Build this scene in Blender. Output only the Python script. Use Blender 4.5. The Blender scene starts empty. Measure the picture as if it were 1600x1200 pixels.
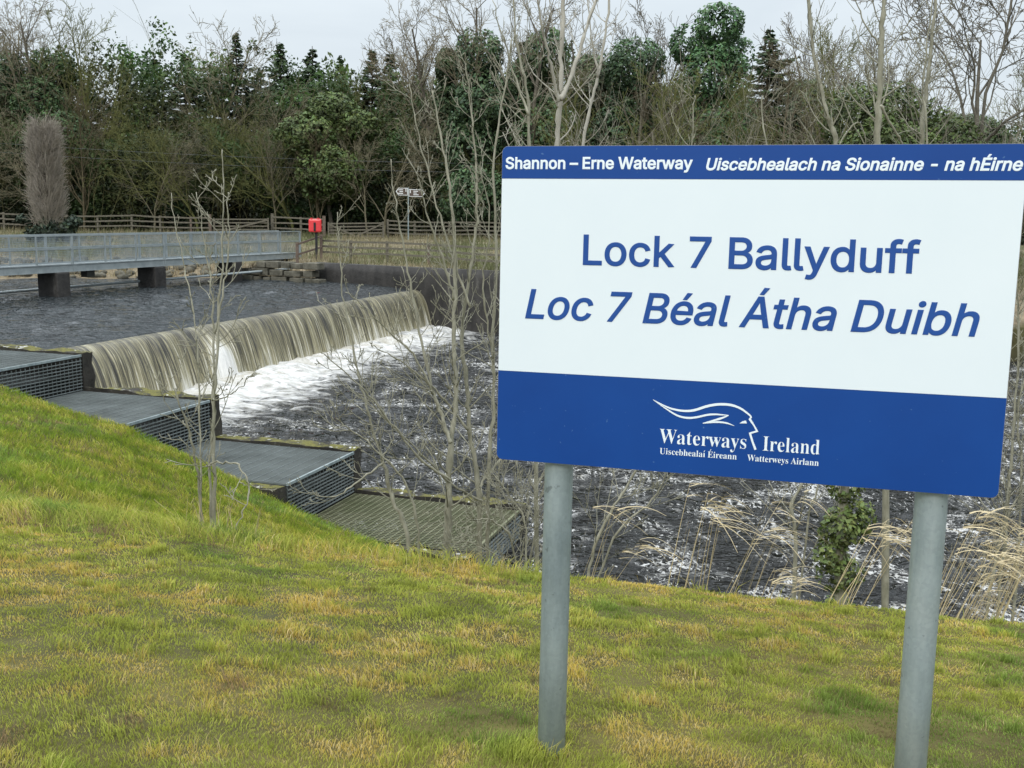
import bpy, math, random, json
import numpy as np
from mathutils import Matrix, Vector
from mathutils.geometry import delaunay_2d_cdt
SC = bpy.context.scene
COL = SC.collection
R = math.radians
E = 5.6                    # eye height above the tail-water; heights are given as drops D below the eye
F = 1600.0

# ------------------------------------------------------------------ camera basis
pitch = math.atan(267.5/1600); roll = R(0.9)
fw = np.array([0, math.cos(pitch), -math.sin(pitch)])
rt0 = np.array([1.0, 0, 0]); up0 = np.cross(rt0, fw)
CR = math.cos(roll)*rt0 + math.sin(roll)*up0
CU = -math.sin(roll)*rt0 + math.cos(roll)*up0
def at(u, v, Y):
    """world point on the sight line (u, v) at forward distance Y"""
    d = fw*F + CR*(u-800) - CU*(v-600)
    p = d*(Y/d[1]); return np.array([p[0], p[1], p[2]+E])
def atx(u, Y):              # x only, on the horizon
    return at(u, 332, Y)[0]

# ------------------------------------------------------------------ helpers
def link(o, parent=None):
    COL.objects.link(o)
    if parent is not None: o.parent = parent
    return o
def tag(o, label=None, cat=None, group=None, kind=None):
    if label: o['label'] = label
    if cat: o['category'] = cat
    if group: o['group'] = group
    if kind: o['kind'] = kind
    return o
def empty(name, loc, label, cat, group=None, rz=0.0):
    o = bpy.data.objects.new(name, None); link(o)
    o.location = tuple(float(c) for c in loc); o.rotation_euler = (0, 0, rz); o.empty_display_size = 0.2
    return tag(o, label, cat, group)
def children(o): return [c for c in list(bpy.data.objects) if c.parent == o]
def copy_tree(o, loc, label=None, group=None, rz=0.0, scale=(1, 1, 1)):
    c = o.copy(); COL.objects.link(c)
    c.location = tuple(float(v) for v in loc); c.rotation_euler = (0, 0, rz); c.scale = scale
    if label: c['label'] = label
    if group: c['group'] = group
    for ch in o.children:
        d = ch.copy(); COL.objects.link(d); d.parent = c
        for g in ch.children:
            e = g.copy(); COL.objects.link(e); e.parent = d
    return c
def mesh_np(name, V, faces, mat, parent=None, cols=None, smooth=False, vec=None):
    """V (n,3); faces: list of int arrays each (m,k)"""
    V = np.asarray(V, np.float32)
    me = bpy.data.meshes.new(name)
    me.vertices.add(len(V)); me.vertices.foreach_set('co', V.ravel())
    faces = [np.asarray(f, np.int32) for f in faces if len(f)]
    nl = sum(f.size for f in faces); npz = sum(len(f) for f in faces)
    me.loops.add(nl); me.polygons.add(npz)
    me.loops.foreach_set('vertex_index', np.concatenate([f.ravel() for f in faces]))
    tot = np.concatenate([np.full(len(f), f.shape[1], np.int32) for f in faces])
    st = np.concatenate([[0], np.cumsum(tot)[:-1]]).astype(np.int32)
    me.polygons.foreach_set('loop_start', st)
    try: me.polygons.foreach_set('loop_total', tot)
    except Exception: pass
    if smooth: me.polygons.foreach_set('use_smooth', np.ones(npz, bool))
    if cols is not None:
        a = me.color_attributes.new('Col', 'FLOAT_COLOR', 'POINT')
        c4 = np.ones((len(V), 4), np.float32); c4[:, :3] = cols
        a.data.foreach_set('color', c4.ravel())
    if vec is not None:
        for k, arr in vec.items():
            a = me.attributes.new(k, 'FLOAT_VECTOR', 'POINT'); a.data.foreach_set('vector', np.asarray(arr, np.float32).ravel())
    me.update(calc_edges=True); me.validate()
    me.materials.append(mat)
    o = bpy.data.objects.new(name, me)
    return link(o, parent)

class MB:
    """collects simple solids into one mesh"""
    def __init__(s): s.v = []; s.f = []
    def add(s, vs, fs):
        b = len(s.v); s.v += [tuple(map(float, p)) for p in vs]; s.f += [tuple(i+b for i in f) for f in fs]
    def box(s, c, sx, sy, sz, ax=(1, 0, 0), ay=(0, 1, 0), az=(0, 0, 1)):
        c = np.array(c, float); ax = np.array(ax, float)*sx/2; ay = np.array(ay, float)*sy/2; az = np.array(az, float)*sz/2
        vs = [c+i*ax+j*ay+k*az for k in (-1, 1) for j in (-1, 1) for i in (-1, 1)]
        s.add(vs, [(0, 2, 3, 1), (4, 5, 7, 6), (0, 1, 5, 4), (2, 6, 7, 3), (0, 4, 6, 2), (1, 3, 7, 5)])
    def beam(s, a, b, w, h, up=(0, 0, 1)):
        a = np.array(a, float); b = np.array(b, float); d = b-a; L = np.linalg.norm(d)
        if L < 1e-6: return
        d /= L; up = np.array(up, float); x = np.cross(d, up)
        if np.linalg.norm(x) < 1e-4: x = np.array([1.0, 0, 0])
        x /= np.linalg.norm(x); z = np.cross(x, d)
        s.box((a+b)/2, w, L, h, x, d, z)
    def tube(s, pts, rad, k=8, cap=True):
        pts = [np.array(p, float) for p in pts]; n = len(pts)
        if not hasattr(rad, '__len__'): rad = [rad]*n
        b = len(s.v); prev = None
        for i, p in enumerate(pts):
            d = pts[min(i+1, n-1)]-pts[max(i-1, 0)]; d = d/(np.linalg.norm(d)+1e-9)
            if prev is None:
                x = np.cross(d, [0, 0, 1.0])
                if np.linalg.norm(x) < 0.1: x = np.cross(d, [1.0, 0, 0])
            else: x = prev-d*(prev@d)
            x /= np.linalg.norm(x); prev = x; y = np.cross(d, x)
            for j in range(k):
                a = 2*math.pi*j/k; q = p+rad[i]*(math.cos(a)*x+math.sin(a)*y); s.v.append(tuple(q))
        for i in range(n-1):
            for j in range(k):
                s.f.append((b+i*k+j, b+i*k+(j+1) % k, b+(i+1)*k+(j+1) % k, b+(i+1)*k+j))
        if cap:
            s.f.append(tuple(b+j for j in range(k))[::-1]); s.f.append(tuple(b+(n-1)*k+j for j in range(k)))
    def build(s, name, mat, parent=None, smooth=False, bevel=0.0):
        me = bpy.data.meshes.new(name); me.from_pydata(s.v, [], s.f); me.update()
        if smooth:
            for p in me.polygons: p.use_smooth = len(p.vertices) == 4
        me.materials.append(mat); o = bpy.data.objects.new(name, me); link(o, parent)
        if bevel:
            m = o.modifiers.new('bevel', 'BEVEL'); m.width = bevel; m.segments = 2; m.limit_method = 'ANGLE'
        return o

# ------------------------------------------------------------------ numpy value noise
def _h(ix, iy, seed):
    n = (ix*374761393 + iy*668265263 + seed*144665) & 0x7fffffff
    n = ((n ^ (n >> 13))*1274126177) & 0x7fffffff
    return ((n ^ (n >> 16)) & 0xffff)/65535.0
def vn(x, y, seed=0):
    x = np.asarray(x, float); y = np.asarray(y, float)
    ix = np.floor(x).astype(np.int64); iy = np.floor(y).astype(np.int64); fx = x-ix; fy = y-iy
    fx = fx*fx*(3-2*fx); fy = fy*fy*(3-2*fy)
    a = _h(ix, iy, seed); b = _h(ix+1, iy, seed); c = _h(ix, iy+1, seed); d = _h(ix+1, iy+1, seed)
    return (a*(1-fx)+b*fx)*(1-fy)+(c*(1-fx)+d*fx)*fy
def fbm(x, y, seed=0, o=4):
    s = 0; a = 0.5; t = 0
    for i in range(o):
        s = s+a*vn(np.asarray(x)*2**i+i*17.3, np.asarray(y)*2**i-i*9.1, seed+i); t += a; a *= 0.5
    return s/t
def sst(a, b, x):
    t = np.clip((x-a)/(b-a), 0, 1); return t*t*(3-2*t)

# ------------------------------------------------------------------ materials
def newmat(name):
    m = bpy.data.materials.new(name); m.use_nodes = True; nt = m.node_tree
    return m, nt, nt.nodes, nt.links, nt.nodes['Principled BSDF']
def ramp(N, L, src, stops):
    r = N.new('ShaderNodeValToRGB'); el = r.color_ramp.elements
    while len(el) > 1: el.remove(el[-1])
    for i, (p, c) in enumerate(stops):
        e = el[0] if i == 0 else el.new(p)
        e.position = p; e.color = (*c, 1) if hasattr(c, '__len__') else (c, c, c, 1)
    L.new(src, r.inputs['Fac']); return r.outputs['Color']
def noise(N, L, scale, detail=4, rough=0.6, vec=None, dist=0.0):
    n = N.new('ShaderNodeTexNoise'); n.inputs['Scale'].default_value = scale; n.inputs['Detail'].default_value = detail
    n.inputs['Roughness'].default_value = rough; n.inputs['Distortion'].default_value = dist
    if vec is not None: L.new(vec, n.inputs['Vector'])
    return n.outputs['Fac']
def coord(N, L, kind='Object', scale=None):
    t = N.new('ShaderNodeTexCoord').outputs[kind]
    if scale is None: return t
    m = N.new('ShaderNodeMapping'); m.inputs['Scale'].default_value = scale; L.new(t, m.inputs['Vector']); return m.outputs['Vector']
def mix(N, L, f, a, b, typ='MIX'):
    m = N.new('ShaderNodeMix'); m.data_type = 'RGBA'; m.blend_type = typ
    if hasattr(f, 'type') and not isinstance(f, (int, float)): L.new(f, m.inputs['Factor'])
    else: m.inputs['Factor'].default_value = f
    for s, k in ((a, 'A'), (b, 'B')):
        i = [x for x in m.inputs if x.name == k and x.type == 'RGBA'][0]
        if isinstance(s, tuple): i.default_value = (*s, 1)
        else: L.new(s, i)
    return [x for x in m.outputs if x.type == 'RGBA'][0]
def bump(N, L, h, b, strength=0.5, dist=0.02):
    n = N.new('ShaderNodeBump'); n.inputs['Strength'].default_value = strength; n.inputs['Distance'].default_value = dist
    L.new(h, n.inputs['Height']); L.new(n.outputs['Normal'], b.inputs['Normal'])
def m_noise(name, c1, c2, scale=5, rough=0.8, bs=0.3, bd=0.01, metal=0.0, stretch=None, spec=0.3, c3=None):
    m, nt, N, L, b = newmat(name)
    v = coord(N, L, 'Object', stretch)
    f = noise(N, L, scale, 6, 0.65, v)
    st = [(0.3, c1), (0.7, c2)]
    if c3: st.append((0.8, c3))
    L.new(ramp(N, L, f, st), b.inputs['Base Color'])
    b.inputs['Roughness'].default_value = rough; b.inputs['Metallic'].default_value = metal
    b.inputs['Specular IOR Level'].default_value = spec
    if bs: bump(N, L, noise(N, L, scale*4, 4, 0.6, v), b, bs, bd)
    return m
def m_col(name, tint=(1, 1, 1), rough=0.7, spec=0.2, trans=0.0, rnd=0.25, nscale=None):
    """vertex colour times tint, with per-object variation"""
    m, nt, N, L, b = newmat(name)
    a = N.new('ShaderNodeAttribute'); a.attribute_name = 'Col'
    c = mix(N, L, 1.0, a.outputs['Color'], tint, 'MULTIPLY')
    oi = N.new('ShaderNodeObjectInfo')
    v = ramp(N, L, oi.outputs['Random'], [(0.0, 1-rnd), (1.0, 1+rnd)])
    c = mix(N, L, 1.0, c, v, 'MULTIPLY')
    if nscale:
        f = noise(N, L, nscale, 5, 0.7, coord(N, L, 'Object'))
        c = mix(N, L, 1.0, c, ramp(N, L, f, [(0.3, 0.6), (0.7, 1.35)]), 'MULTIPLY')
    L.new(c, b.inputs['Base Color']); b.inputs['Roughness'].default_value = rough
    b.inputs['Specular IOR Level'].default_value = spec
    if trans:
        tr = N.new('ShaderNodeBsdfTranslucent'); L.new(c, tr.inputs['Color'])
        ms = N.new('ShaderNodeMixShader'); ms.inputs[0].default_value = trans
        L.new(b.outputs[0], ms.inputs[1]); L.new(tr.outputs[0], ms.inputs[2])
        L.new(ms.outputs[0], nt.nodes['Material Output'].inputs['Surface'])
    return m

M = {}
def m_galv():
    m, nt, N, L, b = newmat('galvanised_steel'); v = coord(N, L, 'Object'); v2 = coord(N, L, 'Object', (1, 1, 0.22))
    vo = N.new('ShaderNodeTexVoronoi'); vo.inputs['Scale'].default_value = 120; L.new(v, vo.inputs['Vector'])
    sp = ramp(N, L, vo.outputs['Color'], [(0.0, 0.93), (1.0, 1.06)])
    c = ramp(N, L, noise(N, L, 9, 6, 0.65, v2), [(0.3, (0.17, 0.215, 0.225)), (0.5, (0.27, 0.325, 0.33)), (0.72, (0.37, 0.42, 0.415))])
    c = mix(N, L, 1.0, c, sp, 'MULTIPLY')
    st = ramp(N, L, noise(N, L, 5, 5, 0.7, v), [(0.62, 1.0), (0.72, 0.45)]); st2 = ramp(N, L, noise(N, L, 30, 3, 0.6, v), [(0.66, 1.0), (0.70, 0.6)])
    c = mix(N, L, 1.0, c, st, 'MULTIPLY'); c = mix(N, L, 1.0, c, st2, 'MULTIPLY')
    L.new(c, b.inputs['Base Color']); b.inputs['Metallic'].default_value = 0.25
    L.new(ramp(N, L, noise(N, L, 12, 4, 0.6, v), [(0.3, 0.35), (0.7, 0.6)]), b.inputs['Roughness'])
    bump(N, L, noise(N, L, 60, 3, 0.6, v2), b, 0.15, 0.002); return m
M['ground'] = m_col('ground_soil_and_moss', rough=0.95, rnd=0.0, nscale=3.0)
M['grass'] = m_col('grass_blades', rough=0.65, spec=0.25, trans=0.3, rnd=0.0)
M['dry'] = m_col('dry_reed', rough=0.7, trans=0.2, rnd=0.1)
M['leaf'] = m_col('evergreen_leaves', rough=0.55, spec=0.3, trans=0.12, rnd=0.2)
M['twig'] = m_col('twigs', rough=0.85, rnd=0.22)
M['bark'] = m_col('bark', rough=0.9, rnd=0.15, nscale=6.0)
M['galv'] = m_galv()
M['galvdark'] = m_noise('weathered_grating_steel', (0.11, 0.125, 0.12), (0.22, 0.25, 0.245), 1.3, 0.55, 0.1, 0.002, 0.3)
M['galvgreen'] = m_noise('algae_grating_steel', (0.10, 0.115, 0.055), (0.21, 0.21, 0.135), 1.6, 0.65, 0.1, 0.002, 0.2)
M['bridge'] = m_noise('bridge_steel', (0.22, 0.255, 0.26), (0.34, 0.375, 0.375), 3, 0.5, 0.1, 0.002, 0.2)
M['wire'] = m_noise('bridge_mesh_wire', (0.22, 0.26, 0.28), (0.3, 0.34, 0.36), 3, 0.6, 0, 0, 0.2)
M['wood'] = m_noise('weathered_timber', (0.075, 0.068, 0.05), (0.175, 0.16, 0.125), 8, 0.9, 0.4, 0.01, 0, (1, 1, 3))
M['wood2'] = m_noise('reddish_timber', (0.085, 0.065, 0.05), (0.19, 0.145, 0.115), 8, 0.9, 0.4, 0.01, 0, (1, 1, 3))
M['void'] = m_noise('wet_shaded_void_black', (0.008, 0.009, 0.008), (0.02, 0.022, 0.018), 3, 0.5, 0.2, 0.02)  # wet concrete with the void's shade in its colour; also the black hanging box
def m_concrete():
    m, nt, N, L, b = newmat('mossy_concrete')
    v = coord(N, L, 'Object')
    base = ramp(N, L, noise(N, L, 2.2, 8, 0.7, v), [(0.35, (0.012, 0.011, 0.009)), (0.58, (0.035, 0.031, 0.024)), (0.7, (0.09, 0.085, 0.07)), (0.85, (0.2, 0.19, 0.17))])
    g = N.new('ShaderNodeNewGeometry'); s = N.new('ShaderNodeSeparateXYZ'); L.new(g.outputs['Normal'], s.inputs[0])
    upf = N.new('ShaderNodeMath'); upf.operation = 'MULTIPLY'; L.new(s.outputs['Z'], upf.inputs[0])
    L.new(ramp(N, L, noise(N, L, 4.0, 6, 0.7, v), [(0.42, 0.0), (0.55, 1.0)]), upf.inputs[1]); upf.use_clamp = True
    moss = ramp(N, L, noise(N, L, 25, 4, 0.7, v), [(0.3, (0.06, 0.065, 0.012)), (0.7, (0.19, 0.17, 0.035))])
    c = mix(N, L, upf.outputs[0], base, moss)
    upg = N.new('ShaderNodeMath'); upg.operation = 'MULTIPLY'; L.new(s.outputs['Z'], upg.inputs[0])
    L.new(ramp(N, L, noise(N, L, 9.0, 3, 0.5, v), [(0.64, 0.0), (0.67, 1.0)]), upg.inputs[1]); upg.use_clamp = True
    c = mix(N, L, upg.outputs[0], c, (0.5, 0.5, 0.47))
    L.new(c, b.inputs['Base Color']); b.inputs['Roughness'].default_value = 0.9
    bump(N, L, noise(N, L, 12, 8, 0.7, v), b, 0.8, 0.05)
    return m
M['conc'] = m_concrete()
def m_wetwall():
    m, nt, N, L, b = newmat('dark_wet_wall')
    v = coord(N, L, 'Object'); v2 = coord(N, L, 'Object', (1, 1, 0.35))
    c = ramp(N, L, noise(N, L, 1.6, 8, 0.72, v2), [(0.35, (0.012, 0.011, 0.01)), (0.6, (0.04, 0.037, 0.033)), (0.75, (0.12, 0.115, 0.1))])
    L.new(c, b.inputs['Base Color']); b.inputs['Roughness'].default_value = 0.75
    bump(N, L, noise(N, L, 3, 8, 0.7, v), b, 0.7, 0.08)
    return m
M['wet'] = m_wetwall()
M['stone'] = m_noise('grey_field_stone', (0.05, 0.048, 0.035), (0.17, 0.16, 0.125), 2.5, 0.9, 0.7, 0.05)

# ------------------------------------------------------------------ world and sun
w = bpy.data.worlds.new('World'); SC.world = w; w.use_nodes = True
N, L = w.node_tree.nodes, w.node_tree.links
bg = N['Background']; bg.inputs['Strength'].default_value = 0.1
sky = N.new('ShaderNodeTexSky'); sky.sky_type = 'NISHITA'; sky.sun_disc = False
sky.sun_elevation = R(38); sky.sun_rotation = R(200); sky.air_density = 1.0; sky.dust_density = 3.0
tc = N.new('ShaderNodeTexCoord'); sx = N.new('ShaderNodeSeparateXYZ'); L.new(tc.outputs['Generated'], sx.inputs[0])
grad = ramp(N, L, sx.outputs['Z'], [(0.0, (8.3, 9.0, 9.3)), (0.08, (8.1, 8.85, 9.3)), (0.25, (8.1, 8.9, 9.5)), (0.5, (15.0, 16.0, 17.0)), (1.0, (31.0, 32.5, 34.0))])
mp = N.new('ShaderNodeMapping'); mp.inputs['Scale'].default_value = (1, 1, 3.5); L.new(tc.outputs['Generated'], mp.inputs['Vector'])
cl = ramp(N, L, noise(N, L, 2.2, 5, 0.55, mp.outputs['Vector'], 0.4), [(0.3, (0.86, 0.88, 0.91)), (0.7, (1.06, 1.06, 1.06))])
oc = mix(N, L, 1.0, grad, cl, 'MULTIPLY')
sc_ = mix(N, L, 0.93, sky.outputs[0], oc)
L.new(sc_, bg.inputs['Color'])
sd = bpy.data.lights.new('sun', 'SUN'); sd.energy = 1.3; sd.angle = R(20); sd.color = (1.0, 0.96, 0.9)
so = bpy.data.objects.new('sun', sd); COL.objects.link(so)
so.rotation_euler = (R(90-38), 0, R(20))     # light from behind the camera, high, slightly left
so.rotation_euler = (R(52), 0, R(-20))

cam = bpy.data.cameras.new('camera'); cam.lens = 36.0; cam.sensor_width = 36.0; cam.clip_end = 3000; cam.clip_start = 0.05
co = bpy.data.objects.new('camera', cam); COL.objects.link(co); SC.camera = co
m3 = Matrix(((CR[0], CU[0], -fw[0]), (CR[1], CU[1], -fw[1]), (CR[2], CU[2], -fw[2]))).to_4x4()
m3.translation = Vector((0, 0, E)); co.matrix_world = m3
SC.view_settings.view_transform = 'Standard'; SC.view_settings.look = 'None'; SC.view_settings.exposure = 0
SC.cycles.max_bounces = 6; SC.cycles.transparent_max_bounces = 8

# ------------------------------------------------------------------ terrain
e1 = np.array([0.95323, -0.30224]); e2 = np.array([0.30224, 0.95323])
OT = np.array([-8.22, 19.93])                     # end of the top fish-pass wall
XE = [-80, -30, -13, -8.80, -7.54, -6.33, -5.17, -3.51, -2.45, -1.42, -0.2, 1, 2, 80]
DE = [2.3, 2.5, 2.8, 3.09, 3.39, 3.62, 4.0, 4.62, 4.97, 5.20, 5.55, 6.0, 6.3, 6.4]
def yedge(x):
    x = np.asarray(x, float)
    a = 17.40-0.3171*(np.maximum(x, -60)+9.02)
    b = np.interp(x, [-0.3, 2, 8, 20, 60, 200], [14.5, 13.3, 12.8, 14, 19, 60])
    return np.where(x < -0.3, a, b)
def yfar(x):
    return np.interp(x, [-200, -60, -24.0, -13.64, -9.44, -4.38, -0.59, 6, 20.6, 40, 120, 300], [30, 44, 48.0, 50.6, 49.2, 46.1, 44.2, 42.0, 42.5, 46, 62, 90])
def drop(x, y):
    x = np.asarray(x, float); y = np.asarray(y, float)
    xc = np.clip(x, -9, 9)
    yb = np.interp(x, [-9, -3, 0, 3, 9], [6.9, 6.5, 6.0, 5.8, 6.0])
    def lawn(yy): return 1.455+0.205*(np.maximum(yy, 1.2)-2.6)+0.085*xc+0.0*yy
    ye = yedge(x); De = np.interp(x, XE, DE)
    Dl = lawn(np.minimum(y, yb))
    u = np.clip((y-yb)/(ye-yb), 0, 1)
    p = np.interp(x, [-6, -2, 2], [1.0, 0.8, 0.85])
    D = Dl+(De-Dl)*u**p
    # small bumps
    amp = np.where(y < yb, 0.06, 0.14)*np.clip(1.2-u, 0, 1)
    D = D-(fbm(x*0.9, y*0.9, 3)-0.5)*amp-(fbm(x*4, y*4, 8, 3)-0.5)*0.035*np.clip(1.2-u, 0, 1)
    over = y-ye
    wd = np.interp(x, [-1, 1], [0.3, 1.6])
    D = np.where(over > 0, De+(6.7-De)*sst(0, 1, over/wd), D)
    yf = yfar(x); d = y-yf
    wall = (x > -9.9) & (x < 20)
    Df = np.where(wall, 2.56, np.interp(d, [-1.5, 0, 1.2, 3.0], [4.4, 3.45, 3.0, 2.55]))
    Df = np.where(d > 3, 2.56-0.75*sst(3, 20, d)-0.0*d, Df)
    Df = Df-(fbm(x*0.35, y*0.35, 5)-0.5)*0.35*sst(0.3, 4, d)
    Df = Df-np.clip(y-80, 0, 300)*0.004
    lim = np.where(wall, 0.5, -1.5)
    D = np.where(d > lim, Df, D)
    return D
def gz(x, y): return E-drop(x, y)
def gp(x, y): return np.array([x, y, float(gz(x, y))])
xs = np.concatenate([np.array([-900, -500, -300, -200, -140, -100, -80, -60, -45]), np.arange(-36, -16, 0.8), np.arange(-16, 12, 0.11), np.arange(12, 36, 0.8), np.array([40, 50, 65, 80, 110, 150, 200, 300, 500, 900])])
ys = np.concatenate([np.array([-60, -20, -8, -3]), np.arange(-1, 17.5, 0.1), np.arange(17.5, 38, 0.8), np.arange(38, 53, 0.3), np.arange(53, 80, 1.0), np.array([84, 90, 100, 120, 150, 200, 300, 500, 900, 1500])])
X, Y = np.meshgrid(xs, ys); Dg = drop(X, Y)
Z = E-Dg
ncx, ncy = len(xs), len(ys)
idx = np.arange(ncx*ncy).reshape(ncy, ncx)
quads = np.stack([idx[:-1, :-1], idx[:-1, 1:], idx[1:, 1:], idx[1:, :-1]], -1).reshape(-1, 4)
f1 = fbm(X*0.8, Y*0.8, 21); f2 = fbm(X*5, Y*5, 22)
c = np.zeros((ncy, ncx, 3))
c[:] = (0.085, 0.075, 0.025)
c += (f1[..., None]-0.5)*np.array([0.08, 0.05, 0.0]); c *= (0.6+0.8*f2[..., None])
far = Y > yfar(X)-1.2
tanb = np.array([0.19, 0.165, 0.105]); grn = np.array([0.10, 0.105, 0.045])
fm = sst(0.35, 0.65, fbm(X*0.3, Y*0.5, 31))[..., None]
cf = tanb*(1-fm)+grn*fm
nearb = sst(4, 1, Y-yfar(X))[..., None]; cf = cf*(1-nearb)+np.array([0.2, 0.165, 0.11])*nearb*1.0
forest = sst(73, 78, Y)[..., None]; cf = cf*(1-forest)+np.array([0.025, 0.024, 0.012])*forest
c = np.where(far[..., None], cf*(0.7+0.6*f2[..., None]), c)
c = np.where((Z < 0.25)[..., None] & ~far[..., None], np.array([0.03, 0.027, 0.02]), c)
g = mesh_np('ground', np.stack([X, Y, Z], -1).reshape(-1, 3), [quads], M['ground'], cols=np.clip(c, 0.005, 1).reshape(-1, 3), smooth=True)
tag(g, kind='structure')

# ------------------------------------------------------------------ water
CA = np.array([-11.057, 25.024]); cd = np.array([0.30224, 0.95323]); cn = np.array([cd[1], -cd[0]])
S0, S1 = -4.2, 22.1
def m_water(name, foamy, lo=0.0):
    m, nt, N, L, b = newmat(name)
    v = coord(N, L, 'Object')
    b.inputs['Base Color'].default_value = (0.012, 0.013, 0.012, 1) if foamy else (0.02, 0.025, 0.027, 1)
    b.inputs['Roughness'].default_value = 0.06; b.inputs['IOR'].default_value = 1.33
    b.inputs['Specular IOR Level'].default_value = 0.5 if foamy else 0.65
    st = coord(N, L, 'Object', (1.0, 1.6, 1.0))
    n1 = noise(N, L, 3.0 if foamy else 3.4, 2.5, 0.5, st, 0.8)
    bump(N, L, n1, b, 1.0, 0.32 if foamy else 0.26)
    if foamy:
        a = N.new('ShaderNodeAttribute'); a.attribute_name = 'Col'
        sep = N.new('ShaderNodeSeparateColor'); L.new(a.outputs['Color'], sep.inputs[0])
        def math_(op, x, y):
            q = N.new('ShaderNodeMath'); q.operation = op
            for i, s in enumerate((x, y)):
                if isinstance(s, (int, float)): q.inputs[i].default_value = s
                else: L.new(s, q.inputs[i])
            return q.outputs[0]
        big = noise(N, L, 1.1, 9, 0.68, st, 1.4)
        k = math_('ADD', big, sep.outputs['Red'])
        fm = ramp(N, L, k, [(0.86, 0.0), (1.0, 1.0)]) if False else None
        mr = N.new('ShaderNodeMapRange'); mr.inputs['From Min'].default_value = 0.96; mr.inputs['From Max'].default_value = 1.2; L.new(k, mr.inputs['Value'])
        # flecks
        fl = noise(N, L, 8.0, 4, 0.6, coord(N, L, 'Object', (1.5, 1.0, 1.0)), 0.9)
        patch = noise(N, L, 0.9, 3, 0.5, v)
        k2 = math_('ADD', fl, math_('MULTIPLY', math_('SUBTRACT', patch, 0.5), 0.6))
        k2 = math_('ADD', k2, math_('MULTIPLY', sep.outputs['Green'], 0.1))
        mr2 = N.new('ShaderNodeMapRange'); mr2.inputs['From Min'].default_value = 0.74; mr2.inputs['From Max'].default_value = 0.775; L.new(k2, mr2.inputs['Value'])
        rg = noise(N, L, 1.5, 4, 0.6, coord(N, L, 'Object', (1.0, 1.3, 1.0)), 1.8)
        ab = math_('ABSOLUTE', math_('SUBTRACT', rg, 0.5), 0.0)
        mr3 = N.new('ShaderNodeMapRange'); mr3.inputs['From Min'].default_value = 0.028; mr3.inputs['From Max'].default_value = 0.006; L.new(ab, mr3.inputs['Value'])
        pm = N.new('ShaderNodeMapRange'); pm.inputs['From Min'].default_value = 0.48; pm.inputs['From Max'].default_value = 0.6; L.new(patch, pm.inputs['Value'])
        sm_ = math_('MULTIPLY', math_('MULTIPLY', mr3.outputs[0], pm.outputs[0]), fl)
        f = math_('MAXIMUM', mr.outputs[0], math_('MULTIPLY', mr2.outputs[0], 0.8)); f = math_('MAXIMUM', f, math_('MULTIPLY', sm_, 0.9))
        fc = ramp(N, L, noise(N, L, 3.0, 6, 0.7, st), [(0.3, (0.27, 0.26, 0.22)), (0.6, (0.60, 0.60, 0.585))])
        d = N.new('ShaderNodeBsdfDiffuse'); L.new(fc, d.inputs['Color'])
        ms = N.new('ShaderNodeMixShader'); L.new(f, ms.inputs[0]); L.new(b.outputs[0], ms.inputs[1]); L.new(d.outputs[0], ms.inputs[2])
        L.new(ms.outputs[0], nt.nodes['Material Output'].inputs['Surface'])
    return m
M['water_up'] = m_water('pool_water', False)
M['water_lo'] = m_water('river_water', True)
# upper pool: lattice in crest coordinates (s along crest, q upstream)
ss = np.arange(-7, 60, 0.28); qs = np.concatenate([np.arange(0.0, 12, 0.22), np.arange(12, 60, 0.9)])
S, Q = np.meshgrid(ss, qs)
Xu = CA[0]+cd[0]*S-cn[0]*Q; Yu = CA[1]+cd[1]*S-cn[1]*Q
lip = 0.10*np.exp(-(Q/0.9)**2)
Zu = E-3.4-lip+((fbm(Xu*1.9, Yu*3.0, 40, 4)-0.5)*0.17+(fbm(Xu*0.5, Yu*0.8, 41, 2)-0.5)*0.12)*sst(0.1, 3.0, Q)
iu = np.arange(S.size).reshape(S.shape)
qu = np.stack([iu[:-1, :-1], iu[:-1, 1:], iu[1:, 1:], iu[1:, :-1]], -1).reshape(-1, 4)[:, ::-1]
keep = ~((S[:-1, :-1].reshape(-1) > S1-0.1) & (Q[:-1, :-1].reshape(-1) < 0.4))
wu = mesh_np('upper_pool_water', np.stack([Xu, Yu, Zu], -1).reshape(-1, 3), [qu[keep]], M['water_up'], smooth=True)
tag(wu, kind='structure')
# tail water
def wD(x, y):
    q = (x-CA[0])*cn[0]+(y-CA[1])*cn[1]
    return 5.15+0.45*sst(2, 18, q)
xs = np.concatenate([np.arange(-14, 16, 0.13), np.arange(16, 60, 0.6)]); ys = np.arange(11.5, 52, 0.14)
X, Y = np.meshgrid(xs, ys)
q = (X-CA[0])*cn[0]+(Y-CA[1])*cn[1]
boil = np.exp(-((q-1.3)/1.0)**2)
Z = E-wD(X, Y)+(fbm(X*1.3, Y*1.9, 50, 5)-0.5)*(0.24+0.25*boil)+(fbm(X*0.4, Y*0.6, 52, 2)-0.5)*0.15+boil*0.12
foam = 0.6*np.exp(-(np.clip(q-2.2, 0, 50)/3.4)**1.3)+0.05*np.exp(-(q/14)**2)
foam = foam+0.25*np.exp(-(((X-0.9)/1.2)**2+((Y-14.6)/0.9)**2))
foam = foam+0.12*np.exp(-((Y-(30-0.8*q))/6)**2)*np.exp(-(q/9)**2)
fleck = np.clip(0.35+0.65*sst(9, 3, Y*0.1+0)+0*X, 0, 1)*sst(0, 6, q)+0.35*sst(0.5, 6, X)
ci = np.zeros((*X.shape, 3)); ci[..., 0] = foam; ci[..., 1] = fleck
iu = np.arange(X.size).reshape(X.shape)
ql = np.stack([iu[:-1, :-1], iu[:-1, 1:], iu[1:, 1:], iu[1:, :-1]], -1).reshape(-1, 4)
kp = (q[:-1, :-1] > -0.3).reshape(-1)
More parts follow.
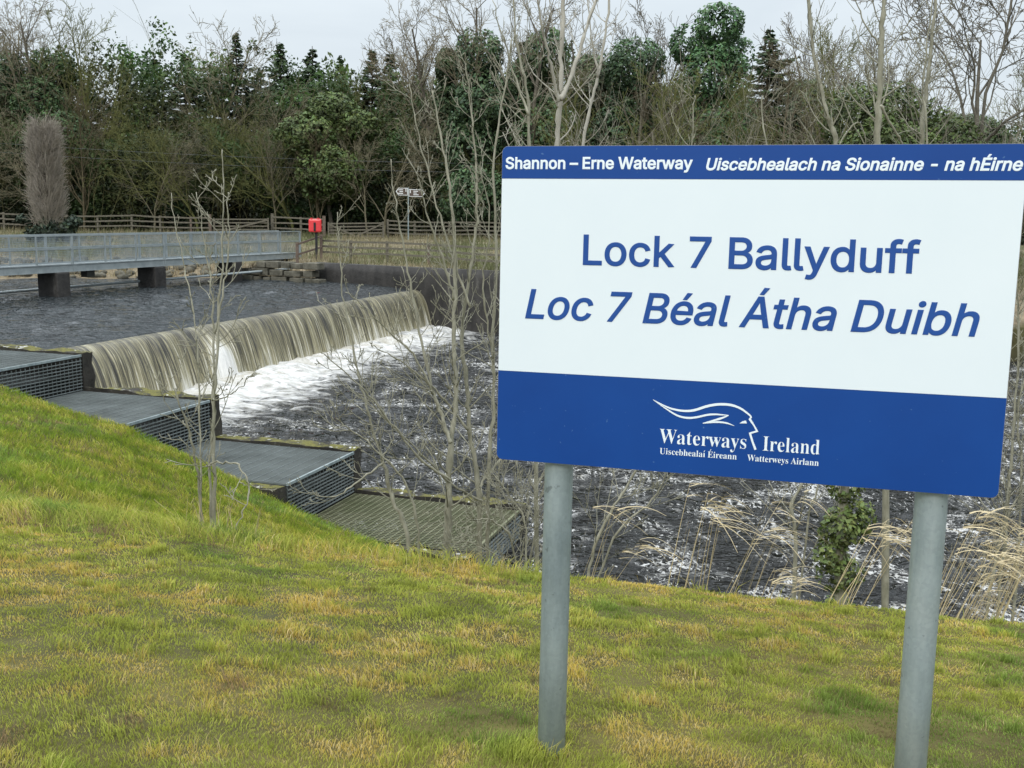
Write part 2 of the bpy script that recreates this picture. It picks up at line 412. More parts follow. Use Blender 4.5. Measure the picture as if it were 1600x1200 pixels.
wl = mesh_np('river_water', np.stack([X, Y, Z], -1).reshape(-1, 3), [ql[kp]], M['water_lo'], cols=ci.reshape(-1, 3), smooth=True)
tag(wl, kind='structure')
# falling sheet
ss = np.arange(S0-2.2, S1, 0.045); ts = np.linspace(0, 1, 30)
S, T = np.meshgrid(ss, ts)
out = 0.92*T**0.52; dz = 0.07+1.80*T**1.2
cor = (fbm(S*5.5, T*0.8, 60, 3)-0.5)*0.2*sst(0, 0.25, T)+(fbm(S*0.8, T*0.5, 61, 2)-0.5)*0.25*T
bulge = np.exp(-((S-5.6)/0.7)**2)*sst(0.1, 0.5, T)*0.22
o_ = out+cor+bulge-0.02
Xc = CA[0]+cd[0]*S+cn[0]*o_; Yc = CA[1]+cd[1]*S+cn[1]*o_; Zc = E-3.4-dz
iu = np.arange(S.size).reshape(S.shape)
qc = np.stack([iu[:-1, :-1], iu[:-1, 1:], iu[1:, 1:], iu[1:, :-1]], -1).reshape(-1, 4)
fv = np.stack([S, T, np.exp(-((S-5.6)/0.55)**2)*sst(0.15, 0.6, T)], -1).reshape(-1, 3)
m, nt, N, L, b = newmat('falling_water')
a = N.new('ShaderNodeAttribute'); a.attribute_name = 'fv'
mp = N.new('ShaderNodeMapping'); mp.inputs['Scale'].default_value = (19.0, 0.7, 0.0); L.new(a.outputs['Vector'], mp.inputs['Vector'])
mp2 = N.new('ShaderNodeMapping'); mp2.inputs['Scale'].default_value = (2.2, 0.5, 0.0); L.new(a.outputs['Vector'], mp2.inputs['Vector'])
n1 = noise(N, L, 1.0, 5, 0.75, mp.outputs[0], 0.3); n2 = noise(N, L, 1.0, 3, 0.5, mp2.outputs[0], 0.3)
sx = N.new('ShaderNodeSeparateXYZ'); L.new(a.outputs['Vector'], sx.inputs[0])
def mth(op, x, y, N=N, L=L):
    q = N.new('ShaderNodeMath'); q.operation = op
    for i, s in enumerate((x, y)):
        if isinstance(s, (int, float)): q.inputs[i].default_value = s
        else: L.new(s, q.inputs[i])
    return q.outputs[0]
k = mth('ADD', mth('MULTIPLY', n1, 0.75), mth('MULTIPLY', n2, 0.25))
k = mth('ADD', k, mth('MULTIPLY', mth('POWER', sx.outputs['Y'], 3.0), 0.12)); k = mth('ADD', k, mth('MULTIPLY', sx.outputs['Z'], 0.3))
mp3 = N.new('ShaderNodeMapping'); mp3.inputs['Scale'].default_value = (34.0, 1.6, 0.0); L.new(a.outputs['Vector'], mp3.inputs['Vector'])
n3 = noise(N, L, 1.0, 4, 0.7, mp3.outputs[0], 0.2)
k = mth('ADD', k, mth('MULTIPLY', mth('SUBTRACT', n3, 0.5), 0.22))
k = mth('ADD', mth('MULTIPLY', mth('SUBTRACT', k, 0.52), 1.25), 0.525)
cc = ramp(N, L, k, [(0.40, (0.022, 0.021, 0.017)), (0.47, (0.085, 0.08, 0.06)), (0.53, (0.20, 0.178, 0.10)), (0.60, (0.35, 0.32, 0.20)), (0.66, (0.60, 0.58, 0.49)), (0.80, (0.78, 0.77, 0.73))])
L.new(cc, b.inputs['Base Color']); b.inputs['Roughness'].default_value = 0.3
bump(N, L, n1, b, 0.7, 0.08)
M['fall'] = m
# ------------------------------------------------------------------ weir (concrete body) with its sheet of water
weir = empty('weir', (float(CA[0]), float(CA[1]), E-3.5), 'long weir across the river, brown and white water pouring over its straight crest', 'weir')
wb = MB()
mid = (S0-2+S1)/2; Lw = S1-S0+2
cc2 = CA+cd*mid-cn*0.75
wb.box((cc2[0]-CA[0], cc2[1]-CA[1], -1.6), 1.7, Lw, 3.0, (cn[0], cn[1], 0), (cd[0], cd[1], 0))
wb.build('crest', M['wet'], weir)
fall = mesh_np('falling_water', np.stack([Xc-CA[0], Yc-CA[1], Zc-(E-3.5)], -1).reshape(-1, 3), [qc], M['fall'], weir, smooth=True, vec={'fv': fv})
# spray foam heap along the foot of the fall
ss = np.arange(S0, S1, 0.09); ts = np.linspace(-1, 1, 13); S, T = np.meshgrid(ss, ts)
wdt = 0.55+0.5*fbm(S*0.8, 0*S, 70, 3); hh = (0.10+0.34*fbm(S*1.5, T*1.5, 71, 4)+0.12*np.exp(-((S-5.6)/0.8)**2))*np.sqrt(np.clip(1-T*T, 0, 1))
o_ = 1.12+T*wdt
Xc = CA[0]+cd[0]*S+cn[0]*o_; Yc = CA[1]+cd[1]*S+cn[1]*o_; Zc = E-5.17+hh-0.1
iu = np.arange(S.size).reshape(S.shape)
qf = np.stack([iu[:-1, :-1], iu[:-1, 1:], iu[1:, 1:], iu[1:, :-1]], -1).reshape(-1, 4)
M['foam'] = m_noise('foam', (0.38, 0.355, 0.28), (0.64, 0.63, 0.60), 2.5, 0.9, 0.8, 0.15)
fo = mesh_np('foam', np.stack([Xc-CA[0], Yc-CA[1], Zc-(E-3.5)], -1).reshape(-1, 3), [qf], M['foam'], weir, smooth=True)
tag(fo, kind='stuff')

# ------------------------------------------------------------------ stepped fish pass
fp = empty('stepped_fish_pass', (OT[0], OT[1], E-6.4), 'dark concrete fish pass stepping down beside the weir, covered with steel gratings', 'fish pass')
A1 = (e1[0], e1[1], 0); A2 = (-e2[0], -e2[1], 0)
def PT(t, w_, D): return np.array([e1[0]*t-e2[0]*w_, e1[1]*t-e2[1]*w_, 6.4-D])
lev = [(-12.0, 0.0, 2.86), (0.0, 2.845, 3.555), (2.845, 5.797, 4.285), (5.797, 8.93, 5.02)]
WD = 2.68; W0 = 0.36
def rough_box(t0, t1, w0, w1, D0, D1, amp=0.03, step=0.22, seed=1):
    """concrete box with worn, uneven faces"""
    nt_ = max(2, int(abs(t1-t0)/step)); nw = max(2, int(abs(w1-w0)/0.12)); nz = max(2, int(abs(D1-D0)/0.25))
    V = []; Fc = []
    def face(f, n, m_):
        b0 = len(V)
        for i in range(n+1):
            for j in range(m_+1): V.append(f(i/n, j/m_))
        for i in range(n):
            for j in range(m_): a = b0+i*(m_+1)+j; Fc.append((a, a+m_+1, a+m_+2, a+1))
    lt = lambda a: t0+(t1-t0)*a
    lw = lambda a: w0+(w1-w0)*a
    ld = lambda a: D0+(D1-D0)*a
    face(lambda a, b_: (lt(a), lw(b_), D0), nt_, nw)
    face(lambda a, b_: (lt(a), w1, ld(b_)), nt_, nz); face(lambda a, b_: (lt(a), w0, ld(b_)), nt_, nz)
    face(lambda a, b_: (t1, lw(a), ld(b_)), nw, nz); face(lambda a, b_: (t0, lw(a), ld(b_)), nw, nz)
    V = np.array(V)
    k1 = (fbm(V[:, 0]*2.5+V[:, 2]*3+seed, V[:, 1]*3.1+V[:, 2], seed, 3)-0.5)*2*amp
    k2 = (fbm(V[:, 0]*2.2-V[:, 2]*2+seed*3, V[:, 1]*2.7-V[:, 2]*2, seed+9, 3)-0.5)*2*amp
    ct, cw = (t0+t1)/2, (w0+w1)/2
    V[:, 1] += np.sign(V[:, 1]-cw)*(k1-amp*0.5); V[:, 2] -= k2*(np.abs(V[:, 2]-D0) < 0.01); V[:, 0] += np.sign(V[:, 0]-ct)*k1*(np.abs(np.abs(V[:, 0]-ct)-abs(t1-t0)/2) < 0.01)
    return np.array([PT(*p) for p in V]), np.array(Fc)
for k, (t0, t1, D) in enumerate(lev):
    V, Fc = rough_box(t0+(0.02 if k else 0), t1+0.0, 0.0, W0, D-0.06, 6.6, 0.06, step=0.12, seed=k*5+2)
    mesh_np('wall', V, [Fc], M['conc'], fp)
    V, Fc = rough_box(t0+(0.03 if k else 0), t1-0.02, WD, WD+0.28, D+0.02, 6.6, 0.05, seed=k*7+3)
    mesh_np('bank_kerb', V, [Fc], M['conc'], fp)
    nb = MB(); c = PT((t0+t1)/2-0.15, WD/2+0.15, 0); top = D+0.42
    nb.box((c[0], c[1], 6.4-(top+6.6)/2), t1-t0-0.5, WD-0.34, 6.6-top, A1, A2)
    nb.build('chamber_shade', M['void'], fp)  # near-black filler box standing for the shade below the gratings
    # top grating: bearing bars along the channel, cross rods
    gb = MB(); last = k == 3
    sp = 0.075 if last else 0.052
    ta = max(t0, -6.5)
    n = int((WD-W0)/sp)
    for i in range(n+1):
        w_ = W0+0.03+i*(WD-W0-0.06)/n
        gb.beam(PT(ta+0.01, w_, D), PT(t1-0.03, w_, D), 0.016 if last else 0.012, 0.012 if last else 0.03)
    n = int((t1-ta)/(0.12 if last else 0.2))
    for i in range(n+1):
        t = ta+0.03+i*(t1-ta-0.08)/n
        gb.beam(PT(t, W0+0.02, D-0.006), PT(t, WD-0.02, D-0.006), 0.016 if last else 0.01, 0.012 if last else 0.03)
    gb.build('top_grating', M['galvgreen'] if last else M['galvdark'], fp)
    ed = MB(); ed.beam(PT(t1-0.012, W0, D-0.008), PT(t1-0.012, WD, D-0.008), 0.03, 0.045); 
    ed.build('edge_bar', M['galv'] if k < 3 else M['galvgreen'], fp)
    # side grating facing downstream
    D1 = lev[k+1][2]-0.02 if k < 3 else 6.0
    sg = MB(); n = int((D1-D)/0.062)
    for i in range(1, n+1):
        dd = D+0.03+i*(D1-D-0.05)/n
        sg.beam(PT(t1-0.01, W0+0.01, dd), PT(t1-0.01, WD-0.02, dd), 0.03, 0.014)
    n = int((WD-W0)/0.11)
    for i in range(n+1):
        w_ = W0+0.02+i*(WD-W0-0.04)/n
        sg.beam(PT(t1-0.022, w_, D+0.04), PT(t1-0.022, w_, D1), 0.012, 0.012, (e1[0], e1[1], 0))
    sg.build('side_grating', M['galvdark'], fp)

# ------------------------------------------------------------------ far retaining walls
def wall_strip(name, pts, D0, D1, th, mat, label, cat):
    root = empty(name, (pts[0][0], pts[0][1], E-D1), label, cat)
    V = []; Fs = []
    P = []
    for (x0, y0), (x1, y1) in zip(pts[:-1], pts[1:]):
        n = max(2, int(math.hypot(x1-x0, y1-y0)/0.3))
        for i in range(n): P.append((x0+(x1-x0)*i/n, y0+(y1-y0)*i/n))
    P.append(pts[-1])
    nz = 12; rows = []
    for i, (x, y) in enumerate(P):
        col = []
        for j in range(nz+1):
            D = D1+(D0-D1)*j/nz
            k = (float(fbm(x*1.2+y, D*1.7, 77, 4))-0.5)*0.16
            col.append((x, y-k-(0.1 if j < nz else 0), E-D+(0 if j < nz else (float(fbm(x*2, y*2, 78))-0.5)*0.12)))
        col.append((x, y+th, E-D0))
        rows.append(col)
    m_ = nz+2
    V = [(p[0]-pts[0][0], p[1]-pts[0][1], p[2]-(E-D1)) for r in rows for p in r]
    Fs = [(i*m_+j, (i+1)*m_+j, (i+1)*m_+j+1, i*m_+j+1) for i in range(len(rows)-1) for j in range(m_-1)]
    mesh_np('wall_face', V, [np.array(Fs)], mat, root)
    return root
wall_strip('retaining_wall', [(-9.5, 49.3), (-4.4, 46.15), (-0.6, 44.25), (6, 42.0), (20.6, 42.5)], 2.5, 6.6, 0.7, M['wet'], 'long dark wet concrete wall along the far bank, right of the weir', 'wall')
# pale dressed blocks
rs = random.Random(4)
sw = empty('stone_wall', (-13.4, 50.6, E-3.5), 'low wall of pale grey stone blocks on the bank between footbridge end and dark wall', 'wall')
bm = MB()
for row in range(3):
    x = rs.uniform(-0.3, 0)
    while x < 4.0:
        wd = rs.uniform(0.35, 1.1); h = 0.34*rs.uniform(0.8, 1.05)
        if not (row == 2 and x < 0.9):
            f = (x+wd/2)/4.0
            cx, cy = -13.4+f*4.05, 50.55-f*1.95
            bm.box((cx+13.4+rs.uniform(-.04, .04), cy-50.6-rs.uniform(0, .22), -0.02+row*0.36+h/2), wd-0.04, 0.6, h-0.03, (0.9, -0.434, 0), (0.434, 0.9, 0))
        x += wd
bm.build('stone_blocks', M['stone'], sw, bevel=0.03)
# ------------------------------------------------------------------ footbridge
B0 = np.array([-18.214, 36.585]); bd = np.array([0.3811, 0.9245]); bn = np.array([-0.9245, 0.3811])
zt = E-1.12                                  # top rail
def bp(y, off, z):                           # point of the bridge at forward distance y
    s = (y-36.585)/bd[1]; p = B0+bd*s+bn*off; return np.array([p[0]-B0[0], p[1]-B0[1], z-(E-3.5)])
YA, YB = 27.0, 53.7
br = empty('footbridge', (B0[0], B0[1], E-3.5), 'blue grey steel footbridge with wire mesh railings crossing the pool on dark piers', 'footbridge')
deck = MB()
deck.beam(bp(YA, 0.65, zt-1.14), bp(YB, 0.65, zt-1.14), 1.2, 0.05); deck.build('deck', M['bridge'], br)
for off in (0.0, 1.3):
    g_ = MB(); g_.beam(bp(YA, off, zt-1.22), bp(YB, off, zt-1.22), 0.10, 0.30)
    g_.beam(bp(YA, off-0.05 if off == 0 else off+0.05, zt-1.09), bp(YB, off-0.05 if off == 0 else off+0.05, zt-1.09), 0.06, 0.035)
    g_.beam(bp(YA, off-0.05 if off == 0 else off+0.05, zt-1.36), bp(YB, off-0.05 if off == 0 else off+0.05, zt-1.36), 0.06, 0.025)
    g_.build('side_beam', M['bridge'], br)
    h_ = MB(); h_.beam(bp(YA, off, zt), bp(YB, off, zt), 0.06, 0.05); h_.build('handrail', M['bridge'], br)
    h_ = MB(); h_.beam(bp(YA, off, zt-0.5), bp(YB, off, zt-0.5), 0.05, 0.045); h_.build('mid_rail', M['bridge'], br)
    yy = YB; i = 0
    while yy > YA:
        p = MB(); wdt = 0.10 if i in (0,) or abs(yy-39.6) < 0.6 or abs(yy-44.3) < 0.6 else 0.05
        p.beam(bp(yy, off-0.02 if off == 0 else off+0.02, zt-1.34), bp(yy, off-0.02 if off == 0 else off+0.02, zt-0.01), wdt, 0.06, (bd[0], bd[1], 0))
        p.build('railing_post', M['bridge'], br); yy -= 1.57; i += 1
    mw = MB(); Lb = (YB-YA); n = int(Lb/0.055)
    for i in range(n):
        y = YA+Lb*i/n; mw.beam(bp(y, off+0.01, zt-1.06), bp(y, off+0.01, zt-0.03), 0.007, 0.007, (bd[0], bd[1], 0))
    for i in range(16): z = zt-1.05+i*0.064; mw.beam(bp(YA, off+0.02, z), bp(YB, off+0.02, z), 0.006, 0.006)
    mw.build('mesh_infill', M['wire'], br)
for y in (34.6, 39.0, 43.9, 48.75):
    pm = MB(); c = bp(y, 0.34, E-4.2)
    pts = []
    for k in range(7):
        z = zt-1.37-(0 if k == 0 else 0)-k*(1.6/6); pts.append((c[0], c[1], z-(E-3.5)))
    pm.box((c[0], c[1], (zt-1.37-(E-5.0))/2+(E-5.0)-(E-3.5)), 0.66, 1.0, zt-1.37-(E-5.0), (bd[0], bd[1], 0), (bn[0], bn[1], 0))
    o = pm.build('pier', M['wet'], br, bevel=0.05)
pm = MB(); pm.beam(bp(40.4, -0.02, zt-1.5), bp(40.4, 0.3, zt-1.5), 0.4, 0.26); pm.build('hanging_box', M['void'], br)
pp = empty('water_pipe', tuple(at(-120, 467, 36.5)), 'slim grey pipe running just above the pool behind the footbridge piers', 'pipe')
o0 = np.array(pp.location); pm = MB()
pm.tube([at(-120, 467, 36.5)-o0, at(480, 418, 52)-o0], 0.055, 8); pm.build('pipe', M['bridge'], pp)

# ------------------------------------------------------------------ fences
def fence(name, label, us, Yf, h, nrail, mat, cat='fence', thick=(), grp=None, rail_top=0.08, lean=0.02, ext=None):
    P = []
    for u, Yd in zip(us, Yf):
        x = atx(u, Yd); P.append(gp(x, Yd))
    root = empty(name, P[0], label, cat, grp); o0 = P[0]; r = random.Random(len(us)*7+int(h*10))
    for i, p in enumerate(P):
        b_ = MB(); wdt = 0.2 if i in thick else 0.13; hh = h*(1.12 if i in thick else 1.0)+r.uniform(-.03, .05)
        b_.box((0, 0, hh/2-0.15), wdt, wdt*0.8, hh+0.3)
        o = b_.build('post', M['wood2'] if r.random() < 0.3 else mat, root); o.location = tuple(p-o0); o.rotation_euler = (r.uniform(-lean, lean), r.uniform(-lean, lean), r.uniform(-.1, .1))
    for k in range(nrail):
        b_ = MB()
        z = h-rail_top-k*(h-0.2)/nrail
        for a, c in zip(P[:-1], P[1:]):
            j = r.uniform(-.02, .02)
            b_.beam(a-o0+(0, -0.07, z+j), c-o0+(0, -0.07, z-j), 0.04, 0.1)
        b_.build('rail', mat, root)
    return root
fence('post_and_rail_fence', 'weathered timber fence behind the footbridge, left of the diagonal braced gate', [-60, 5, 55, 104, 152, 205, 250, 298, 328], [71]*9, 1.22, 3, M['wood'], thick=(8,))
def gate(label, u0, u1, Yg, h, flip=False):
    a = gp(atx(u0, Yg), Yg); c = gp(atx(u1, Yg), Yg); root = empty('timber_gate', a, label, 'gate'); d = c-a
    fr = MB()
    for k in range(5): fr.beam((0, -.02, 0.15+k*(h-0.2)/4), d+(0, -.02, 0.15+k*(h-0.2)/4), 0.05, 0.09)
    fr.build('bars', M['wood'], root)
    for q0 in (np.array((0.05, -.03, h/2+.05)), d+(-.05, -.03, h/2+.05)):
        st = MB(); st.box(q0, 0.1, 0.08, h); st.build('stile', M['wood'], root)
    b_ = MB()
    if flip: b_.beam((0.1, -.07, h-0.1), d*0.5+(0, -.07, 0.15), 0.04, 0.1); b_.beam(d*0.5+(0, -.07, 0.15), d+(-.1, -.07, h-.1), 0.04, 0.1)
    else: b_.beam((0.15, -.07, 0.15), d+(-.1, -.07, h-0.1), 0.04, 0.11)
    b_.build('brace', M['wood'], root)
    return root
gate('timber gate with a long diagonal brace between two thick posts, left of the red box', 333, 420, 70.5, 1.12)
fence('post_and_rail_fence', 'short timber fence with a reddish post directly behind the red lifebuoy box', [425, 470, 506], [71, 70, 69], 1.3, 3, M['wood'], thick=(0, 2))
gate('wide timber gate right of the red box, below the finger signpost', 512, 600, 68.5, 1.05, True)
fence('post_and_rail_fence', 'timber fence under the finger signpost, running to the blue and white sign', [606, 648, 702, 750, 800, 860, 930], [69, 69, 69, 69, 69, 69, 69], 1.25, 4, M['wood'])
fence('low_fence', 'low post and rail fence standing above the dark retaining wall', [501, 547, 605, 670, 740, 810], [52.8, 52.0, 50.5, 49, 47, 45.5], 1.05, 3, M['wood'])
# short return rail and bridge end post
fence('low_fence', 'two post timber railing joining the footbridge end to the low fence', [463, 501], [51.2, 52.6], 1.25, 2, M['wood2'])

# lifebuoy housing
p = gp(atx(492, 51.6), 51.6)
lb = empty('lifebuoy_box', p, 'red plastic lifebuoy box on a black post beside the footbridge end', 'lifebuoy box')
M['red'] = m_noise('red_plastic', (0.62, 0.035, 0.04), (0.75, 0.06, 0.065), 2, 0.35, 0.05, 0.002, 0, None, 0.5)
M['black'] = m_noise('black_paint', (0.012, 0.012, 0.014), (0.03, 0.03, 0.032), 5, 0.5, 0, 0, 0)
topz = float(at(492, 342, 51.6)[2]-p[2]); bh = 0.66
pb = MB(); pb.box((0.03, 0.12, topz/2-0.2), 0.11, 0.09, topz+0.2); pb.build('post', M['black'], lb)
hb = MB(); hb.box((0, 0, topz-bh/2), 0.64, 0.2, bh); ho = hb.build('housing', M['red'], lb, bevel=0.08)
l = MB(); l.box((0.0, -0.12, topz-bh*0.58), 0.1, 0.05, 0.42); l.build('latch_strap', M['black'], lb, bevel=0.01)
hh_ = MB()
for s in (-0.17, 0.17): hh_.box((s, -0.02, topz+0.02), 0.1, 0.14, 0.05)
hh_.build('lid_lug', M['red'], lb)
# finger post
p = gp(atx(638, 66), 66)
fpz = empty('fingerpost', p, 'finger signpost with two brown arms edged in white on a grey pole', 'signpost')
za = float(at(638, 293, 66)[2]-p[2])
pl = MB(); pl.tube([(0, 0, -0.2), (0, 0, za)], 0.04, 8); pl.build('pole', M['galv'], fpz)
M['brown'] = m_noise('brown_sign_face', (0.075, 0.055, 0.045), (0.1, 0.075, 0.06), 4, 0.5, 0, 0)
M['white'] = m_noise('white_sign_paint', (0.68, 0.7, 0.7), (0.76, 0.78, 0.78), 4, 0.5, 0, 0)
def arm(sgn, L_, z0, tilt):
    h = 0.46
    def poly(i):  # arrow-ended plate, inset i
        x0 = 0.03+i; x1 = L_-0.16-i*0.4; xt = L_-i*1.6
        return [(x0, -h/2+i), (x1, -h/2+i), (xt, 0), (x1, h/2-i), (x0, h/2-i)]
    def plate(nm, i, yy, th, mt, parent):
        b_ = MB(); P = poly(i); vs = [(sgn*x, yy, z0+z+tilt*x) for x, z in P]+[(sgn*x, yy+th, z0+z+tilt*x) for x, z in P]
        b_.add(vs, [(0, 1, 2, 3, 4), (9, 8, 7, 6, 5)]+[(k, k+5, (k+1) % 5+5, (k+1) % 5) for k in range(5)])
        return b_.build(nm, mt, parent)
    a = plate('arm', 0.0, -0.065, 0.02, M['white'], fpz)
    plate('arm_face', 0.035, -0.07, 0.003, M['brown'], a)
    t = MB()
    for k in range(3):
        w_ = (0.5, 0.36, 0.55)[k]; t.box((sgn*(0.33+w_*0.3), -0.074, z0+0.11-k*0.11+tilt*0.4), w_*0.6, 0.004, 0.045)
    t.box((sgn*0.14, -0.074, z0+0.07+tilt*.1), 0.05, 0.004, 0.16); t.box((sgn*0.14, -0.0745, z0+0.17+tilt*.1), 0.04, 0.004, 0.04)
    t.build('lettering', M['white'], a)
arm(-1, 0.78, za-0.26, 0.0); arm(1, 1.05, za-0.33, -0.02)
# overhead cables
M['cable'] = m_noise('cable_sheath', (0.1, 0.11, 0.12), (0.15, 0.16, 0.17), 5, 0.6, 0, 0)
for i, (va, vb, lab) in enumerate([(243, 249, 'upper of two thin overhead cables crossing in front of the wood'), (257, 263, 'lower of two thin overhead cables crossing in front of the wood')]):
    a = at(330, va, 72); c = at(1300, vb+4, 70)
    b_ = MB(); b_.tube([a+(c-a)*t-np.array([0, 0, 0.9*4*t*(1-t)*0.4])-a for t in np.linspace(-0.55, 1.3, 30)], 0.0085, 5)
    o = b_.build('overhead_cable', M['cable']); o.location = tuple(a); tag(o, lab, 'cable', 'cables in front of the wood')

# ------------------------------------------------------------------ information sign
q_ = [0.55210809, 2.4886925, -0.23659057, -0.26989711, -0.02797306, -0.00263827]
BW, BH = 1.22, 0.8097
sg = empty('information_sign', (q_[0], q_[1], E+q_[2]), 'large blue and white waterway information sign on two round galvanised posts', 'sign')
sg.rotation_mode = 'QUATERNION'
rm = (Matrix.Rotation(q_[3], 3, 'Z') @ Matrix.Rotation(q_[4], 3, 'X') @ Matrix.Rotation(q_[5], 3, 'Y'))
sg.rotation_quaternion = rm.to_quaternion()
M['panel'] = m_noise('white_sign_panel', (0.69, 0.765, 0.80), (0.72, 0.79, 0.82), 3.0, 0.35, 0.03, 0.001, 0, None, 0.4)
def m_blue(name, c1, c2):
    m, nt, N, L, b = newmat(name); v = coord(N, L, 'Object')
    c = ramp(N, L, noise(N, L, 3, 4, 0.6, v), [(0.3, c1), (0.7, c2)])
    sp = ramp(N, L, noise(N, L, 90, 2, 0.5, v), [(0.72, 0.0), (0.78, 1.0)]); c = mix(N, L, sp, c, (0.06, 0.14, 0.32))
    L.new(c, b.inputs['Base Color']); b.inputs['Roughness'].default_value = 0.42; b.inputs['Specular IOR Level'].default_value = 0.3; return m
M['blue'] = m_blue('blue_vinyl', (0.003, 0.046, 0.225), (0.004, 0.056, 0.26))
M['bluetext'] = m_blue('blue_lettering', (0.012, 0.062, 0.26), (0.016, 0.075, 0.29))
M['wtext'] = m_noise('white_lettering', (0.72, 0.8, 0.84), (0.76, 0.83, 0.86), 3, 0.4, 0, 0)
M['alu'] = m_noise('aluminium_back', (0.3, 0.3, 0.3), (0.4, 0.4, 0.4), 5, 0.5, 0.1, 0.001, 0.5)
def rrect(x0, x1, z0, z1, r, corners=(1, 1, 1, 1), n=6):
    P = []
    for (cx, cz, a0, on) in ((x1-r, z1-r, 0, corners[0]), (x0+r, z1-r, 90, corners[1]), (x0+r, z0+r, 180, corners[2]), (x1-r, z0+r, 270, corners[3])):
        if on: P += [(cx+r*math.cos(R(a0+90*i/n)), cz+r*math.sin(R(a0+90*i/n))) for i in range(n+1)]
        else: P.append((cx+r*(1 if a0 in (0, 270) else -1), cz+r*(1 if a0 in (0, 90) else -1)))
    return P
def slab(name, P, y0, y1, mt, parent):
    n = len(P); b_ = MB()
    b_.add([(x, y0, z) for x, z in P]+[(x, y1, z) for x, z in P], [tuple(range(n))[::-1], tuple(range(n, 2*n))]+[(i, (i+1) % n, (i+1) % n+n, i+n) for i in range(n)])
    return b_.build(name, mt, parent)
bdm = slab('board', rrect(-BW/2, BW/2, -BH/2, BH/2, 0.016), 0.0, 0.004, M['alu'], sg)
slab('white_panel', rrect(-BW/2+.001, BW/2-.001, -0.168, 0.3235, 0.01, (0, 0, 0, 0)), -0.0012, -0.0002, M['panel'], bdm)
slab('blue_band', rrect(-BW/2+.0008, BW/2-.0008, 0.3242, BH/2-.0008, 0.0155, (1, 1, 0, 0)), -0.0014, -0.0002, M['blue'], bdm)
slab('blue_band', rrect(-BW/2+.0008, BW/2-.0008, -BH/2+.0008, -0.1686, 0.0155, (0, 0, 1, 1)), -0.0014, -0.0002, M['blue'], bdm)
for x, nm in ((-0.452, 'l'), (0.472, 'r')):
    b_ = MB(); b_.tube([(x, 0.052, -1.45), (x, 0.052, -0.9), (x, 0.052, -0.3), (x, 0.052, 0.36)], 0.038, 32)
    po = b_.build('post', M['galv'], sg, smooth=True)
    cb = MB()
    for z in (0.25, -0.25):
        cb.tube([(x, 0.052, z-0.015), (x, 0.052, z+0.015)], 0.041, 24); cb.box((x, 0.010, z), 0.12, 0.008, 0.03)
    cb.build('clamp', M['galv'], po)
